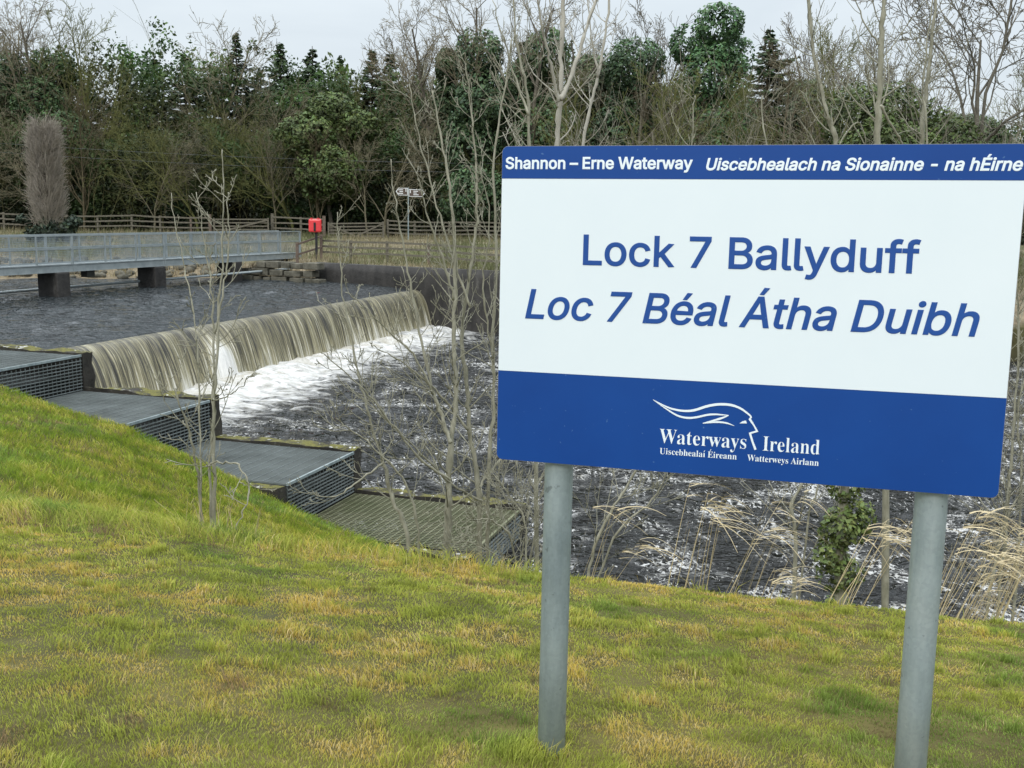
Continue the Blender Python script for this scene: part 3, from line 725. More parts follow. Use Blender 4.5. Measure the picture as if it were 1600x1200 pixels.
GL = json.loads(r'''{"sans":{"-":[453,[[337,244,337,188,114,188,114,244]]],"7":[453,[[97,0,323,448,323,452,62,452,62,509,391,509,391,449,165,0]]],"B":[456,[[60,0,60,509,241,509,266,508,289,504,310,499,329,491,345,481,359,469,371,456,381,442,388,426,394,410,397,392,398,374,397,358,395,344,392,331,387,320,380,310,373,301,365,293,356,286,347,280,336,275,326,270,315,267,315,262,327,261,339,257,351,252,363,245,374,237,385,227,394,216,402,203,409,189,414,173,417,155,418,136,417,117,413,100,408,83,400,67,390,52,377,39,362,28,344,18,324,10,301,4,275,1,247,0],[125,57,245,57,272,58,296,63,315,70,330,80,341,92,349,105,354,120,355,137,355,149,352,161,348,173,342,184,335,194,327,203,317,211,306,218,293,224,279,228,264,230,248,231,125,231],[125,285,238,285,252,286,265,288,277,291,288,296,299,302,308,309,316,317,323,326,329,337,333,348,335,359,336,372,334,388,330,403,323,417,313,429,299,439,283,446,263,450,240,452,125,452]]],"D":[502,[[219,0,96,0,96,57,215,57,244,58,272,63,296,70,318,81,337,94,354,110,368,128,379,149,388,172,394,198,398,226,399,255,398,285,394,312,388,337,379,361,368,381,354,399,338,415,320,428,299,438,275,446,249,450,221,452,93,452,93,509,225,509,261,507,294,501,325,492,353,478,377,461,399,441,418,418,433,391,446,361,455,329,460,293,462,255,460,217,455,181,446,149,433,119,417,92,398,68,376,48,351,31,322,17,291,8,256,2],[125,509,125,0,60,0,60,509]]],"E":[419,[[60,0,60,509,372,509,372,452,125,452,125,286,355,286,355,229,125,229,125,57,375,57,375,0]]],"L":[393,[[60,0,60,509,125,509,125,57,361,57,361,0]]],"S":[447,[[224,-9,197,-8,172,-4,149,1,128,9,108,19,91,31,76,45,64,60,54,77,46,96,41,115,38,137,104,137,107,123,110,110,116,98,123,88,132,79,142,71,154,64,166,59,180,55,194,52,209,50,224,49,241,50,257,52,272,55,286,60,299,66,311,74,321,82,329,92,336,102,341,114,345,126,346,139,345,151,342,161,338,171,332,179,325,186,316,193,307,199,296,205,284,209,272,214,259,218,245,222,184,239,154,249,128,260,105,274,86,289,71,307,60,326,54,348,52,372,53,393,58,413,65,431,75,448,87,463,102,476,119,488,138,498,158,506,180,511,203,514,227,516,252,514,275,511,296,505,316,498,334,488,351,476,365,463,377,449,387,433,394,415,399,397,401,378,337,378,334,396,326,412,316,426,302,437,286,447,267,453,247,457,225,459,209,458,194,456,180,452,167,448,156,442,145,435,136,427,129,418,123,409,118,398,116,387,115,376,116,363,119,352,124,342,131,334,139,326,148,319,158,313,169,308,180,304,191,300,202,296,212,293,264,279,276,276,287,272,299,268,312,264,324,258,336,252,347,245,359,238,369,229,379,220,387,209,395,198,401,185,405,171,407,155,408,139,407,118,403,99,396,81,386,64,374,48,360,34,343,21,323,11,302,2,278,-4,252,-8]]],"U":[517,[[259,-8,230,-7,203,-2,177,5,154,15,133,28,114,43,98,60,85,80,74,101,66,124,62,148,60,173,60,509,124,509,124,178,125,160,128,144,133,128,141,113,150,99,160,87,173,77,187,68,203,61,220,56,239,53,259,52,279,53,298,56,315,61,331,68,345,77,357,87,368,99,377,113,384,128,389,144,392,160,393,178,393,509,457,509,457,173,456,148,451,124,443,101,433,80,419,60,403,43,384,28,363,15,340,5,315,-2,288,-7]]],"W":[686,[[155,0,16,509,82,509,163,196,166,183,170,171,173,158,175,145,187,94,189,80,192,67,195,53,197,40,189,40,192,53,194,67,197,80,200,94,203,107,205,120,208,133,211,145,224,196,306,509,380,509,462,196,465,183,468,171,471,158,474,145,486,94,489,80,492,67,494,53,497,40,488,40,491,53,493,67,496,80,499,94,502,107,504,120,507,133,510,145,523,196,603,509,670,509,530,0,455,0,368,323,363,339,359,356,355,373,351,391,347,410,344,431,340,452,336,475,350,475,346,453,342,433,339,413,335,395,331,377,327,359,323,341,318,323,230,0]]],"a":[389,[[160,-9,142,-8,126,-5,110,-1,94,5,80,12,68,22,57,32,48,45,40,58,35,73,31,90,30,108,31,123,34,138,38,150,43,161,50,171,58,179,67,187,78,193,89,199,100,203,112,207,125,211,138,213,152,216,165,218,178,220,234,227,244,228,252,230,259,232,265,235,270,238,273,243,275,248,276,255,276,257,275,268,273,279,271,288,267,297,262,304,256,311,248,317,240,322,230,326,220,329,208,330,196,331,183,330,171,329,159,326,149,322,140,318,132,313,124,307,118,301,112,294,107,288,103,281,100,274,41,291,48,308,57,322,67,335,79,346,91,355,104,364,118,370,133,375,148,379,163,382,179,384,194,384,204,384,215,383,227,382,239,379,251,376,263,372,275,367,286,360,296,353,306,343,315,333,322,320,329,306,333,290,336,272,337,251,337,0,277,0,277,52,272,52,269,45,264,38,258,32,252,25,244,18,236,12,226,6,215,1,203,-3,190,-6,176,-8],[170,45,187,46,202,49,216,53,228,59,239,66,248,74,257,83,263,93,269,104,272,115,275,126,276,138,276,190,273,188,270,186,265,184,259,182,253,180,246,179,239,177,231,176,200,171,175,168,165,166,154,164,144,162,134,159,125,155,117,150,110,145,103,139,98,132,95,124,93,115,92,105,92,95,94,87,98,79,102,72,107,66,114,61,121,56,130,52,139,49,149,47,159,46]]],"b":[424,[[229,-8,213,-7,198,-5,184,-1,172,4,162,10,153,17,145,24,138,31,132,39,127,46,122,53,118,59,112,59,112,0,53,0,53,509,114,509,114,319,118,319,122,325,127,331,132,338,137,346,144,353,152,360,161,367,171,373,183,378,197,381,212,384,229,384,252,383,274,378,294,371,313,361,330,347,345,332,359,313,370,293,379,270,385,245,389,218,390,189,389,160,385,133,379,108,370,84,359,64,346,45,330,29,313,16,294,5,274,-2,252,-7],[220,47,237,48,253,51,267,57,279,66,291,76,301,88,309,101,316,117,321,133,325,151,327,170,328,189,327,209,325,227,321,245,316,261,309,276,301,290,291,301,280,311,267,319,253,325,237,329,220,330,203,329,188,325,174,320,161,312,150,302,140,291,132,278,125,263,120,247,116,229,113,210,113,189,113,169,116,150,120,132,125,115,132,100,140,86,150,75,162,65,174,57,188,51,204,48]]],"c":[396,[[207,-8,182,-7,159,-2,137,6,117,16,98,30,82,46,68,64,56,85,46,108,40,133,36,159,34,187,36,216,40,243,46,268,56,291,68,312,82,330,98,346,117,360,137,371,159,378,182,383,207,384,221,384,234,383,247,380,260,377,272,373,284,368,295,362,305,356,315,349,324,341,332,332,340,322,347,312,353,301,358,289,362,277,303,262,301,269,298,276,294,283,290,289,286,295,281,301,276,306,270,311,264,315,257,319,250,322,242,325,234,327,226,329,217,329,207,330,189,329,173,325,158,319,145,310,134,300,124,287,115,274,108,258,103,242,99,224,97,206,96,187,97,169,99,151,103,134,108,117,115,102,124,89,134,76,145,66,158,57,173,51,189,48,207,46,217,47,226,48,234,49,243,52,250,54,258,58,264,62,271,66,277,71,282,76,287,82,292,89,296,95,299,102,302,110,304,117,363,102,359,90,354,78,348,67,341,56,334,46,325,37,316,29,306,21,296,15,285,9,273,4,261,-1,248,-4,235,-6,221,-8]]],"d":[424,[[195,-8,172,-7,151,-2,130,5,111,16,94,29,79,45,66,64,55,84,46,108,39,133,35,160,34,189,35,218,39,245,46,270,55,293,66,313,79,332,95,347,112,361,131,371,151,378,173,383,196,384,213,384,228,381,241,378,253,373,263,367,272,360,280,353,287,346,293,338,298,331,303,325,306,319,311,319,311,509,372,509,372,0,313,0,313,59,307,59,303,53,298,46,293,39,287,31,280,24,272,17,263,10,252,4,241,-1,227,-5,212,-7],[205,47,221,48,236,51,250,57,263,65,274,75,284,86,293,100,299,115,305,132,309,150,311,169,312,189,311,210,309,229,305,247,300,263,293,278,284,291,275,302,263,312,251,320,237,325,221,329,205,330,187,329,172,325,157,319,145,311,133,301,124,290,115,276,108,261,103,245,99,227,97,209,96,189,97,170,99,151,103,133,109,117,115,101,124,88,134,76,145,66,158,57,172,51,188,48]]],"e":[404,[[212,-8,185,-7,161,-2,138,6,117,16,98,30,82,46,68,64,56,85,46,108,40,132,35,159,34,187,35,215,39,242,46,267,55,290,67,311,81,329,97,346,115,359,135,370,157,378,180,383,205,384,221,384,236,382,251,379,266,374,280,368,294,361,307,351,319,341,331,329,341,315,350,299,357,282,363,263,368,242,370,219,371,194,371,169,75,169,75,221,338,221,310,202,309,220,307,237,303,254,298,269,291,282,283,294,273,305,263,314,250,321,237,326,222,329,205,330,189,329,173,326,159,321,146,313,135,304,125,294,116,282,109,270,103,256,99,241,97,226,96,211,96,178,97,157,100,139,104,122,110,106,118,92,128,80,139,70,151,61,165,55,179,50,195,47,212,46,224,47,234,48,244,50,254,53,263,56,271,61,278,66,285,73,292,80,297,88,302,96,306,105,365,91,360,77,353,63,345,51,335,39,324,29,311,19,298,11,283,4,266,-1,249,-5,231,-7]]],"f":[254,[[228,379,228,327,6,327,6,379],[81,0,81,432,82,447,84,461,89,474,96,486,104,496,113,505,124,513,135,519,148,524,161,527,174,529,187,530,197,530,207,529,215,528,222,527,229,525,234,524,239,522,243,521,227,468,215,472,211,473,206,473,200,474,195,474,182,473,171,470,162,466,154,460,149,452,145,443,142,431,142,419,142,0]]],"h":[410,[[114,227,114,0,53,0,53,509,114,509,114,287,102,287,112,312,124,332,137,349,152,362,169,372,187,379,207,383,227,384,246,383,264,380,280,376,295,369,309,360,321,349,332,336,341,321,348,304,353,285,356,264,357,240,357,0,296,0,296,235,295,256,290,275,283,291,273,304,260,315,246,323,229,328,210,329,197,328,184,326,172,322,161,317,150,311,141,303,133,293,126,283,121,271,117,257,114,243]]],"i":[167,[[53,0,53,379,114,379,114,0],[84,443,75,444,67,446,60,449,54,455,48,461,44,468,42,475,41,483,42,491,44,499,48,506,54,512,60,517,67,521,75,523,84,524,92,523,100,521,107,517,114,512,119,506,123,499,126,491,126,483,126,475,123,468,119,461,114,455,107,449,100,446,92,444]]],"k":[381,[[110,137,110,212,121,212,284,379,360,379,184,199,177,199],[53,0,53,509,114,509,114,0],[294,0,148,186,191,229,372,0]]],"l":[189,[[139,-2,119,-1,101,3,86,10,74,20,65,33,58,47,54,65,53,84,53,509,114,509,114,99,114,87,115,77,117,68,120,62,124,58,130,54,137,53,146,52,160,53,170,54,181,3,162,-1,156,-2,151,-2,145,-2]]],"n":[410,[[114,227,114,0,53,0,53,379,112,379,112,287,102,287,112,312,124,332,137,349,152,362,169,372,187,379,207,383,227,384,246,383,264,380,280,376,295,369,309,360,321,349,332,336,341,321,348,304,353,285,356,264,357,240,357,0,296,0,296,235,295,256,290,275,283,291,273,304,260,315,246,323,229,328,210,329,197,328,184,326,172,322,161,317,150,311,141,303,133,293,126,283,121,271,117,257,114,243]]],"o":[415,[[207,-8,182,-7,159,-2,137,6,117,16,98,30,82,46,68,64,56,85,46,108,40,133,36,159,34,187,36,216,40,243,46,268,56,291,68,312,82,330,98,346,117,360,137,371,159,378,182,383,207,384,233,383,256,378,278,371,299,360,317,346,333,330,347,312,359,291,369,268,376,243,380,216,381,187,380,159,376,133,369,108,359,85,347,64,333,46,317,30,299,16,278,6,256,-2,233,-7],[207,46,226,48,242,51,257,57,270,66,282,76,292,89,300,102,307,117,312,134,316,151,318,169,319,187,318,206,316,224,312,242,307,258,300,274,292,287,282,300,270,310,257,319,242,325,226,329,207,330,189,329,173,325,158,319,145,310,134,300,124,287,115,274,108,258,103,242,99,224,97,206,96,187,97,169,99,151,103,134,108,117,115,102,124,89,134,76,145,66,158,57,173,51,189,48]]],"r":[259,[[53,0,53,379,112,379,112,321,115,321,122,335,130,347,140,358,152,367,166,375,181,380,196,384,213,385,229,384,243,384,243,322,230,324,224,325,219,325,213,326,207,326,194,325,182,323,170,319,159,315,149,309,140,301,132,293,126,284,121,273,117,262,114,250,114,237,114,0]]],"s":[365,[[182,-8,163,-7,145,-5,128,-2,112,3,98,10,84,18,72,27,62,38,53,50,45,63,40,78,36,94,94,107,99,92,105,79,114,69,124,60,136,54,150,49,165,46,181,45,200,46,217,50,232,55,244,62,255,71,262,81,267,91,268,103,267,112,265,121,260,129,254,136,246,142,237,147,225,151,212,155,149,170,125,177,104,186,87,196,72,208,61,222,53,237,48,255,47,274,48,290,51,305,57,319,65,332,75,343,87,354,100,363,115,370,131,377,149,381,167,384,187,384,206,384,223,381,239,378,254,372,267,366,279,358,290,349,299,339,307,328,314,316,319,303,324,290,268,277,264,288,258,298,251,307,243,316,232,323,219,328,205,331,187,333,171,332,156,329,143,324,131,317,121,308,114,299,110,289,109,277,110,267,112,258,117,250,124,243,133,237,144,232,157,227,172,223,229,209,254,202,275,194,292,183,306,171,317,158,325,142,330,125,331,107,330,90,326,75,321,61,312,47,302,35,290,24,276,15,260,6,242,0,223,-5,203,-7]]],"t":[227,[[204,379,204,327,6,327,6,379],[65,471,126,471,126,98,127,86,128,76,132,68,136,61,142,56,150,53,159,51,170,50,185,51,202,54,213,2,208,0,203,-1,198,-2,192,-3,186,-3,180,-4,174,-4,168,-4,145,-3,125,2,107,10,92,21,80,35,72,52,67,71,65,93]]],"u":[410,[[182,-5,164,-4,146,-1,130,4,115,11,101,20,89,31,78,44,69,59,62,76,57,95,54,116,53,139,53,379,114,379,114,144,115,123,119,105,127,89,137,75,150,64,164,56,181,52,200,50,213,51,226,53,238,57,249,62,259,69,268,77,276,86,283,97,289,109,293,122,295,137,296,153,296,379,357,379,357,0,298,0,298,92,307,92,297,67,286,47,272,30,257,17,240,7,222,0,203,-4]]],"w":[567,[[138,0,23,379,87,379,133,214,138,196,143,177,149,157,154,137,159,115,165,91,170,67,175,41,165,41,170,66,175,90,180,113,186,135,191,156,196,176,201,195,206,214,252,379,316,379,362,214,366,196,371,176,376,157,382,136,387,114,392,91,397,67,402,41,391,41,397,66,402,90,408,113,413,135,418,156,423,176,429,195,434,214,480,379,545,379,429,0,368,0,319,172,305,225,301,239,297,252,294,266,291,280,277,338,291,338,277,280,263,225,259,211,255,198,252,185,248,172,199,0]]],"y":[389,[[47,-139,61,-86,71,-87,80,-89,88,-90,96,-90,104,-89,111,-87,118,-84,124,-80,130,-74,136,-67,141,-58,146,-48,151,-36,163,-1,17,379,84,379,165,155,171,138,177,121,182,104,187,87,191,70,196,53,201,37,206,21,184,21,188,37,193,53,198,70,202,87,207,104,212,121,218,138,224,155,305,379,371,379,204,-58,198,-72,191,-85,184,-97,177,-107,168,-116,159,-124,150,-130,139,-136,128,-140,117,-143,104,-145,91,-145,84,-145,77,-145,71,-144,65,-143,59,-142,54,-141,51,-140]]],"Á":[480,[[16,0,201,509,276,509,463,0,395,0,287,302,282,317,276,334,270,352,264,372,257,394,250,420,241,447,232,478,245,478,236,447,228,419,220,393,213,371,206,351,201,333,195,317,191,302,85,0],[110,142,110,199,370,199,370,142],[213,558,260,659,329,659,263,558]]],"É":[419,[[60,0,60,509,372,509,372,452,125,452,125,286,355,286,355,229,125,229,125,57,375,57,375,0],[191,558,239,659,307,659,241,558]]],"é":[404,[[212,-8,185,-7,161,-2,138,6,117,16,98,30,82,46,68,64,56,85,46,108,40,132,35,159,34,187,35,215,39,242,46,267,55,290,67,311,81,329,97,346,115,359,135,370,157,378,180,383,205,384,221,384,236,382,251,379,266,374,280,368,294,361,307,351,319,341,331,329,341,315,350,299,357,282,363,263,368,242,370,219,371,194,371,169,75,169,75,221,338,221,310,202,309,220,307,237,303,254,298,269,291,282,283,294,273,305,263,314,250,321,237,326,222,329,205,330,189,329,173,326,159,321,146,313,135,304,125,294,116,282,109,270,103,256,99,241,97,226,96,211,96,178,97,157,100,139,104,122,110,106,118,92,128,80,139,70,151,61,165,55,179,50,195,47,212,46,224,47,234,48,244,50,254,53,263,56,271,61,278,66,285,73,292,80,297,88,302,96,306,105,365,91,360,77,353,63,345,51,335,39,324,29,311,19,298,11,283,4,266,-1,249,-5,231,-7],[177,429,225,529,293,529,227,429]]],"–":[350,[[350,244,350,188,0,188,0,244]]]},"serif":{"A":[437,[[-9,0,-9,18,9,21,24,30,36,47,49,75,206,466,224,465,384,87,399,55,411,34,425,22,443,18,443,0,229,0,229,18,270,25,283,46,281,59,273,81,253,132,103,132,79,71,76,59,75,48,87,26,124,18,128,18,128,0],[113,161,242,161,177,319]]],"E":[442,[[14,0,14,17,44,20,62,30,72,48,75,78,75,369,72,405,62,425,44,435,16,439,16,455,399,455,399,320,383,320,369,373,340,406,295,424,232,430,213,430,200,428,191,424,186,417,184,405,183,388,183,246,193,246,232,252,259,269,277,300,288,345,304,345,304,118,287,118,282,154,273,181,259,201,241,213,216,220,185,222,183,222,183,67,185,47,192,35,206,29,230,28,276,30,313,39,345,53,371,75,393,105,411,143,430,143,402,0]]],"I":[261,[[13,0,13,17,42,23,61,32,72,49,75,75,75,387,72,412,63,427,45,435,13,439,13,455,244,455,244,439,214,435,196,427,186,412,183,387,183,77,184,59,187,44,194,34,206,26,223,21,246,17,246,0]]],"U":[492,[[248,-13,168,-2,114,29,83,81,73,155,73,379,70,406,61,424,43,434,15,439,15,455,240,455,240,439,219,436,202,432,192,425,185,415,182,400,181,379,181,140,186,88,203,51,232,29,275,22,363,56,392,159,392,378,389,406,379,423,360,433,328,439,328,455,474,455,474,439,448,432,433,421,425,404,422,378,422,181,412,92,380,32,325,-2]]],"W":[611,[[171,-11,32,393,24,413,15,427,3,435,-15,439,-15,455,181,455,181,439,162,437,150,432,143,423,140,410,142,394,148,373,223,153,301,353,286,399,278,418,267,429,252,435,229,439,229,455,439,455,439,439,404,432,393,412,394,401,399,386,474,166,541,369,547,391,549,406,546,421,538,430,524,436,503,439,503,455,624,455,624,439,607,433,594,421,584,404,575,379,446,-11,428,-11,316,309,190,-11]]],"a":[344,[[255,-10,216,1,200,35,151,2,95,-9,64,-4,40,11,25,34,20,63,31,104,63,136,119,164,199,190,199,241,196,266,187,282,171,292,148,296,115,290,104,274,106,268,113,257,121,243,123,231,120,215,110,202,95,194,77,191,59,194,45,203,36,218,33,236,37,259,49,278,69,295,95,308,126,316,162,318,223,312,263,292,285,259,293,210,293,62,293,48,295,40,298,36,304,34,312,36,320,42,329,28,294,-1],[151,34,162,35,174,41,187,50,199,63,199,169,138,139,118,84,126,46]]],"b":[361,[[43,-11,43,388,41,414,37,428,26,436,8,439,8,455,138,455,138,279,175,308,221,318,254,313,284,299,308,276,326,245,338,208,342,166,337,118,323,75,300,40,270,13,233,-4,192,-10,148,-1,105,28,53,-11],[183,14,213,23,232,49,242,95,245,160,242,213,231,251,212,273,184,280,169,277,155,270,144,257,138,242,138,69,149,28]]],"c":[293,[[156,-10,119,-5,87,11,59,35,38,68,24,106,19,150,25,196,40,237,64,271,96,297,133,313,175,319,218,314,250,298,271,275,277,245,275,228,266,215,253,207,236,204,206,216,196,251,197,261,197,271,190,290,169,297,126,269,112,187,118,123,137,76,166,48,204,38,239,47,271,72,285,60,227,8]]],"d":[370,[[140,-10,107,-5,78,10,53,35,35,66,23,104,19,147,24,196,36,237,55,272,81,297,112,313,146,318,189,309,223,280,223,401,220,419,212,430,198,437,176,439,176,455,319,455,319,75,320,54,325,41,335,32,353,28,353,11,294,6,223,-10,223,39,188,2],[171,28,187,31,202,41,215,56,223,76,223,242,217,257,206,270,191,278,174,281,147,273,130,250,121,210,118,153,120,98,130,58,146,36]]],"e":[301,[[154,-10,117,-5,85,10,58,35,37,69,24,109,19,157,24,201,38,240,59,273,87,298,120,313,157,318,209,309,249,280,274,234,283,173,283,166,117,166,138,73,199,42,237,53,270,86,285,73,228,11],[116,192,201,192,201,215,199,252,193,277,181,292,161,297,127,274,116,203]]],"h":[381,[[18,0,18,16,35,19,45,26,51,37,52,56,52,399,51,417,46,429,36,437,19,440,19,455,148,455,148,267,190,305,243,318,309,292,330,212,330,56,332,38,337,26,347,19,363,16,363,0,202,0,202,16,207,16,228,26,235,56,235,217,234,241,229,258,219,268,203,271,173,262,148,235,148,56,149,38,154,26,164,19,180,16,180,0]]],"i":[198,[[101,362,81,366,65,376,54,393,50,412,54,432,65,449,81,460,101,463,120,460,137,449,147,432,151,412,147,393,136,376,120,366],[18,0,18,16,35,19,45,26,51,37,52,56,52,252,51,272,47,285,37,291,20,293,21,310,148,310,148,56,150,38,154,26,164,19,180,16,180,0]]],"l":[199,[[18,0,18,16,35,19,45,26,51,37,52,56,52,398,51,417,47,429,38,436,20,439,20,455,148,455,148,56,150,38,154,26,164,19,180,16,180,0]]],"n":[381,[[18,0,18,16,35,19,45,26,51,37,52,56,52,253,51,271,46,284,36,291,19,294,19,310,148,310,148,267,190,306,243,318,309,292,330,212,330,56,332,38,337,26,347,19,363,16,363,0,202,0,202,16,207,16,228,26,235,56,235,217,234,241,229,258,219,268,203,271,173,262,148,235,148,56,149,38,154,26,164,19,180,16,180,0]]],"r":[287,[[18,0,18,16,35,19,45,26,51,37,52,56,52,252,51,273,46,285,37,291,20,293,21,310,146,310,146,252,165,280,187,301,210,314,233,318,258,315,275,304,286,287,289,266,287,248,278,234,265,225,248,222,233,224,222,231,214,240,207,250,199,257,189,260,175,255,162,241,152,220,149,192,149,56,152,37,159,25,173,19,197,16,197,0]]],"s":[288,[[151,-10,122,-6,87,6,80,8,73,9,60,4,51,-9,36,-9,36,105,53,105,66,68,87,39,112,21,140,15,162,18,179,27,189,40,192,58,183,84,156,105,107,130,76,148,54,169,41,193,37,220,44,259,65,291,98,312,141,319,153,318,166,316,181,312,199,308,206,306,213,305,223,308,230,319,244,319,244,222,228,222,215,254,196,277,174,291,149,296,130,294,116,286,108,274,105,259,107,244,115,232,128,222,146,212,191,189,221,172,241,151,253,127,257,95,250,51,228,18,194,-3]]],"t":[228,[[124,-9,89,-4,66,10,53,36,48,71,48,279,20,279,20,300,57,336,88,369,112,398,129,424,144,424,144,310,208,310,208,279,144,279,144,82,146,64,149,51,157,43,168,40,189,49,206,75,222,66,182,9]]],"w":[435,[[122,-10,17,265,12,276,6,284,-1,290,-11,293,-11,310,138,310,138,293,127,292,120,289,116,284,114,276,116,266,120,253,167,127,211,235,201,266,195,280,190,288,181,293,168,295,168,310,323,310,323,293,302,288,296,276,296,269,298,262,336,141,382,256,386,266,387,275,385,283,380,289,370,292,356,295,356,310,445,310,445,295,433,292,425,284,418,273,412,258,304,-10,289,-10,223,197,140,-10]]],"y":[300,[[52,-140,29,-137,10,-125,-3,-107,-7,-84,-4,-67,5,-53,18,-43,36,-40,51,-42,64,-49,72,-61,75,-76,74,-81,74,-87,77,-96,86,-99,99,-92,114,-74,122,-60,129,-44,135,-26,140,-5,36,251,30,264,25,275,15,287,8,292,-3,293,-5,293,-5,310,162,310,162,293,146,292,136,289,130,284,128,275,130,267,133,257,185,119,230,241,236,260,238,274,236,284,229,289,219,292,203,293,203,310,300,310,300,293,287,290,277,281,268,265,259,242,162,-24,145,-65,129,-96,113,-117,95,-131,76,-138]]]}}''')
def text_mesh(name, s, kind, x0, x1, base, cap, mt, parent, italic=0.0, bold=0.0, y=-0.0022, thin=0.0):
    """outline text as one flat mesh fitted between x0 and x1, resting on the baseline"""
    gl = GL[kind]
    pen = 0; outl = []
    for ch in s:
        if ch == ' ': pen += 190 if kind == 'sans' else 175; continue
        ac = None; c0 = ch
        if kind == 'serif' and ch in 'íÉ': ac = ch; c0 = {'í': 'i', 'É': 'E'}[ch]
        adv, ol = gl[c0]
        if ac == 'í': ol = [o for o in ol if min(o[1::2]) < 300]
        mxx = max(max(o[0::2]) for o in ol)
        for o in ol: outl.append([(pen+o[i], o[i+1]) for i in range(0, len(o), 2)])
        if ac:
            cx = pen+mxx*0.5; h = 380 if ac == 'í' else 505
            outl.append([(cx-35, h), (cx+5, h), (cx+75, h+110), (cx+15, h+110)])
        pen += adv
    X0 = min(p[0] for o in outl for p in o); X1 = max(p[0] for o in outl for p in o)
    capu = 509.0 if kind == 'sans' else 470.0
    k = cap/capu; kx = (x1-x0-abs(italic)*cap)/(X1-X0)
    TP = lambda p: (x0+(p[0]-X0)*kx+italic*p[1]*k, base+p[1]*k)
    strips = []
    for o in outl:
        P = [TP(p) for p in o]
        strips.append(P)
    if thin:
        NS = []
        for P in strips:
            n = len(P); Q_ = []
            for i in range(n):
                a = np.array(P[i-1]); p = np.array(P[i]); c = np.array(P[(i+1) % n])
                d1 = (p-a)/(np.linalg.norm(p-a)+1e-9); d2 = (c-p)/(np.linalg.norm(c-p)+1e-9)
                nn = np.array([-d1[1], d1[0]])+np.array([-d2[1], d2[0]]); nn = nn*min(2/max(nn@nn, 1e-3), 1.2)
                Q_.append(tuple(p-nn*thin*0.5))
            NS.append(Q_)
        strips = NS
    pts2 = []; eds = []
    for P in strips:
        b0 = len(pts2); pts2 += [Vector((p[0]*1000, p[1]*1000)) for p in P]; eds += [(b0+i, b0+(i+1) % len(P)) for i in range(len(P))]
    vv, _, ff, _, _, _ = delaunay_2d_cdt(pts2, eds, [], 0, 1e-5)
    def wind(cx, cy):
        w_ = 0
        for P in strips:
            n = len(P)
            for i in range(n):
                ax_, ay_ = P[i]; bx_, by_ = P[(i+1) % n]
                if ay_ <= cy < by_ or by_ <= cy < ay_:
                    t = (cy-ay_)/(by_-ay_)
                    if ax_+t*(bx_-ax_) > cx: w_ += 1 if by_ > ay_ else -1
        return w_
    V = [(v.x/1000, y, v.y/1000) for v in vv]; Fc = []
    for f in ff:
        if wind(sum(V[i][0] for i in f)/3, sum(V[i][2] for i in f)/3) != 0: Fc.append(tuple(f))
    if bold:
        for P in strips:
            n = len(P); A = sum(P[i][0]*P[(i+1) % n][1]-P[(i+1) % n][0]*P[i][1] for i in range(n))
            b0 = len(V)
            # outer contours and counters have opposite turns; grow the ink on both
            sgn = 1.0
            for i in range(n):
                a = np.array(P[i-1]); p = np.array(P[i]); c = np.array(P[(i+1) % n])
                d1 = (p-a)/(np.linalg.norm(p-a)+1e-9); d2 = (c-p)/(np.linalg.norm(c-p)+1e-9)
                n1_ = np.array([-d1[1], d1[0]]); n2_ = np.array([-d2[1], d2[0]]); nn = n1_+n2_
                l2 = nn@nn
                nn = nn*min(2/max(l2, 1e-3), 1.6)
                off = nn*bold*sgn
                V.append((p[0], y+0.00002, p[1])); V.append((p[0]+off[0], y+0.00025, p[1]+off[1]))
            for i in range(n):
                j = (i+1) % n; Fc.append((b0+2*i, b0+2*j, b0+2*j+1, b0+2*i+1))
    me = bpy.data.meshes.new(name); me.from_pydata(V, [], Fc); me.update(); me.materials.append(mt)
    return link(bpy.data.objects.new(name, me), parent)
text_mesh('lettering', 'Shannon – Erne Waterway', 'sans', -0.599, -0.131, 0.3487, 0.0275, M['wtext'], bdm, bold=0.0012)
text_mesh('lettering', 'Uiscebhealach na Sionainne - na hÉirne', 'sans', -0.0975, 0.6025, 0.3462, 0.0268, M['wtext'], bdm, italic=0.2, bold=0.0012)
text_mesh('lettering', 'Lock 7 Ballyduff', 'sans', -0.391, 0.398, 0.1125, 0.0725, M['bluetext'], bdm, bold=0.0019)
text_mesh('lettering', 'Loc 7 Béal Átha Duibh', 'sans', -0.538, 0.543, -0.028, 0.0725, M['bluetext'], bdm, italic=0.2, bold=0.0019)
text_mesh('lettering', 'Waterways', 'serif', -0.183, 0.032, -0.3300, 0.0375, M['wtext'], bdm, thin=0.0008)
text_mesh('lettering', 'Ireland', 'serif', 0.071, 0.2055, -0.3310, 0.0375, M['wtext'], bdm, thin=0.0008)
text_mesh('lettering', 'Uiscebhealaí Éireann', 'serif', -0.1805, 0.0102, -0.3583, 0.0160, M['wtext'], bdm, thin=0.0002)
text_mesh('lettering', 'Watterweys Airlann', 'serif', 0.0357, 0.2053, -0.3590, 0.0160, M['wtext'], bdm, thin=0.0002)
def catmull(P, n=6, closed=False):
    P = [np.array(p, float) for p in P]; out = []
    for i in range(len(P)-1):
        a = P[max(i-1, 0)]; b_ = P[i]; c = P[i+1]; d = P[min(i+2, len(P)-1)]
        for k in range(n):
            t = k/n; out.append(0.5*((2*b_)+(-a+c)*t+(2*a-5*b_+4*c-d)*t*t+(-a+3*b_-3*c+d)*t**3))
    out.append(P[-1]); return out
em = MB(); _y = [-0.0022]
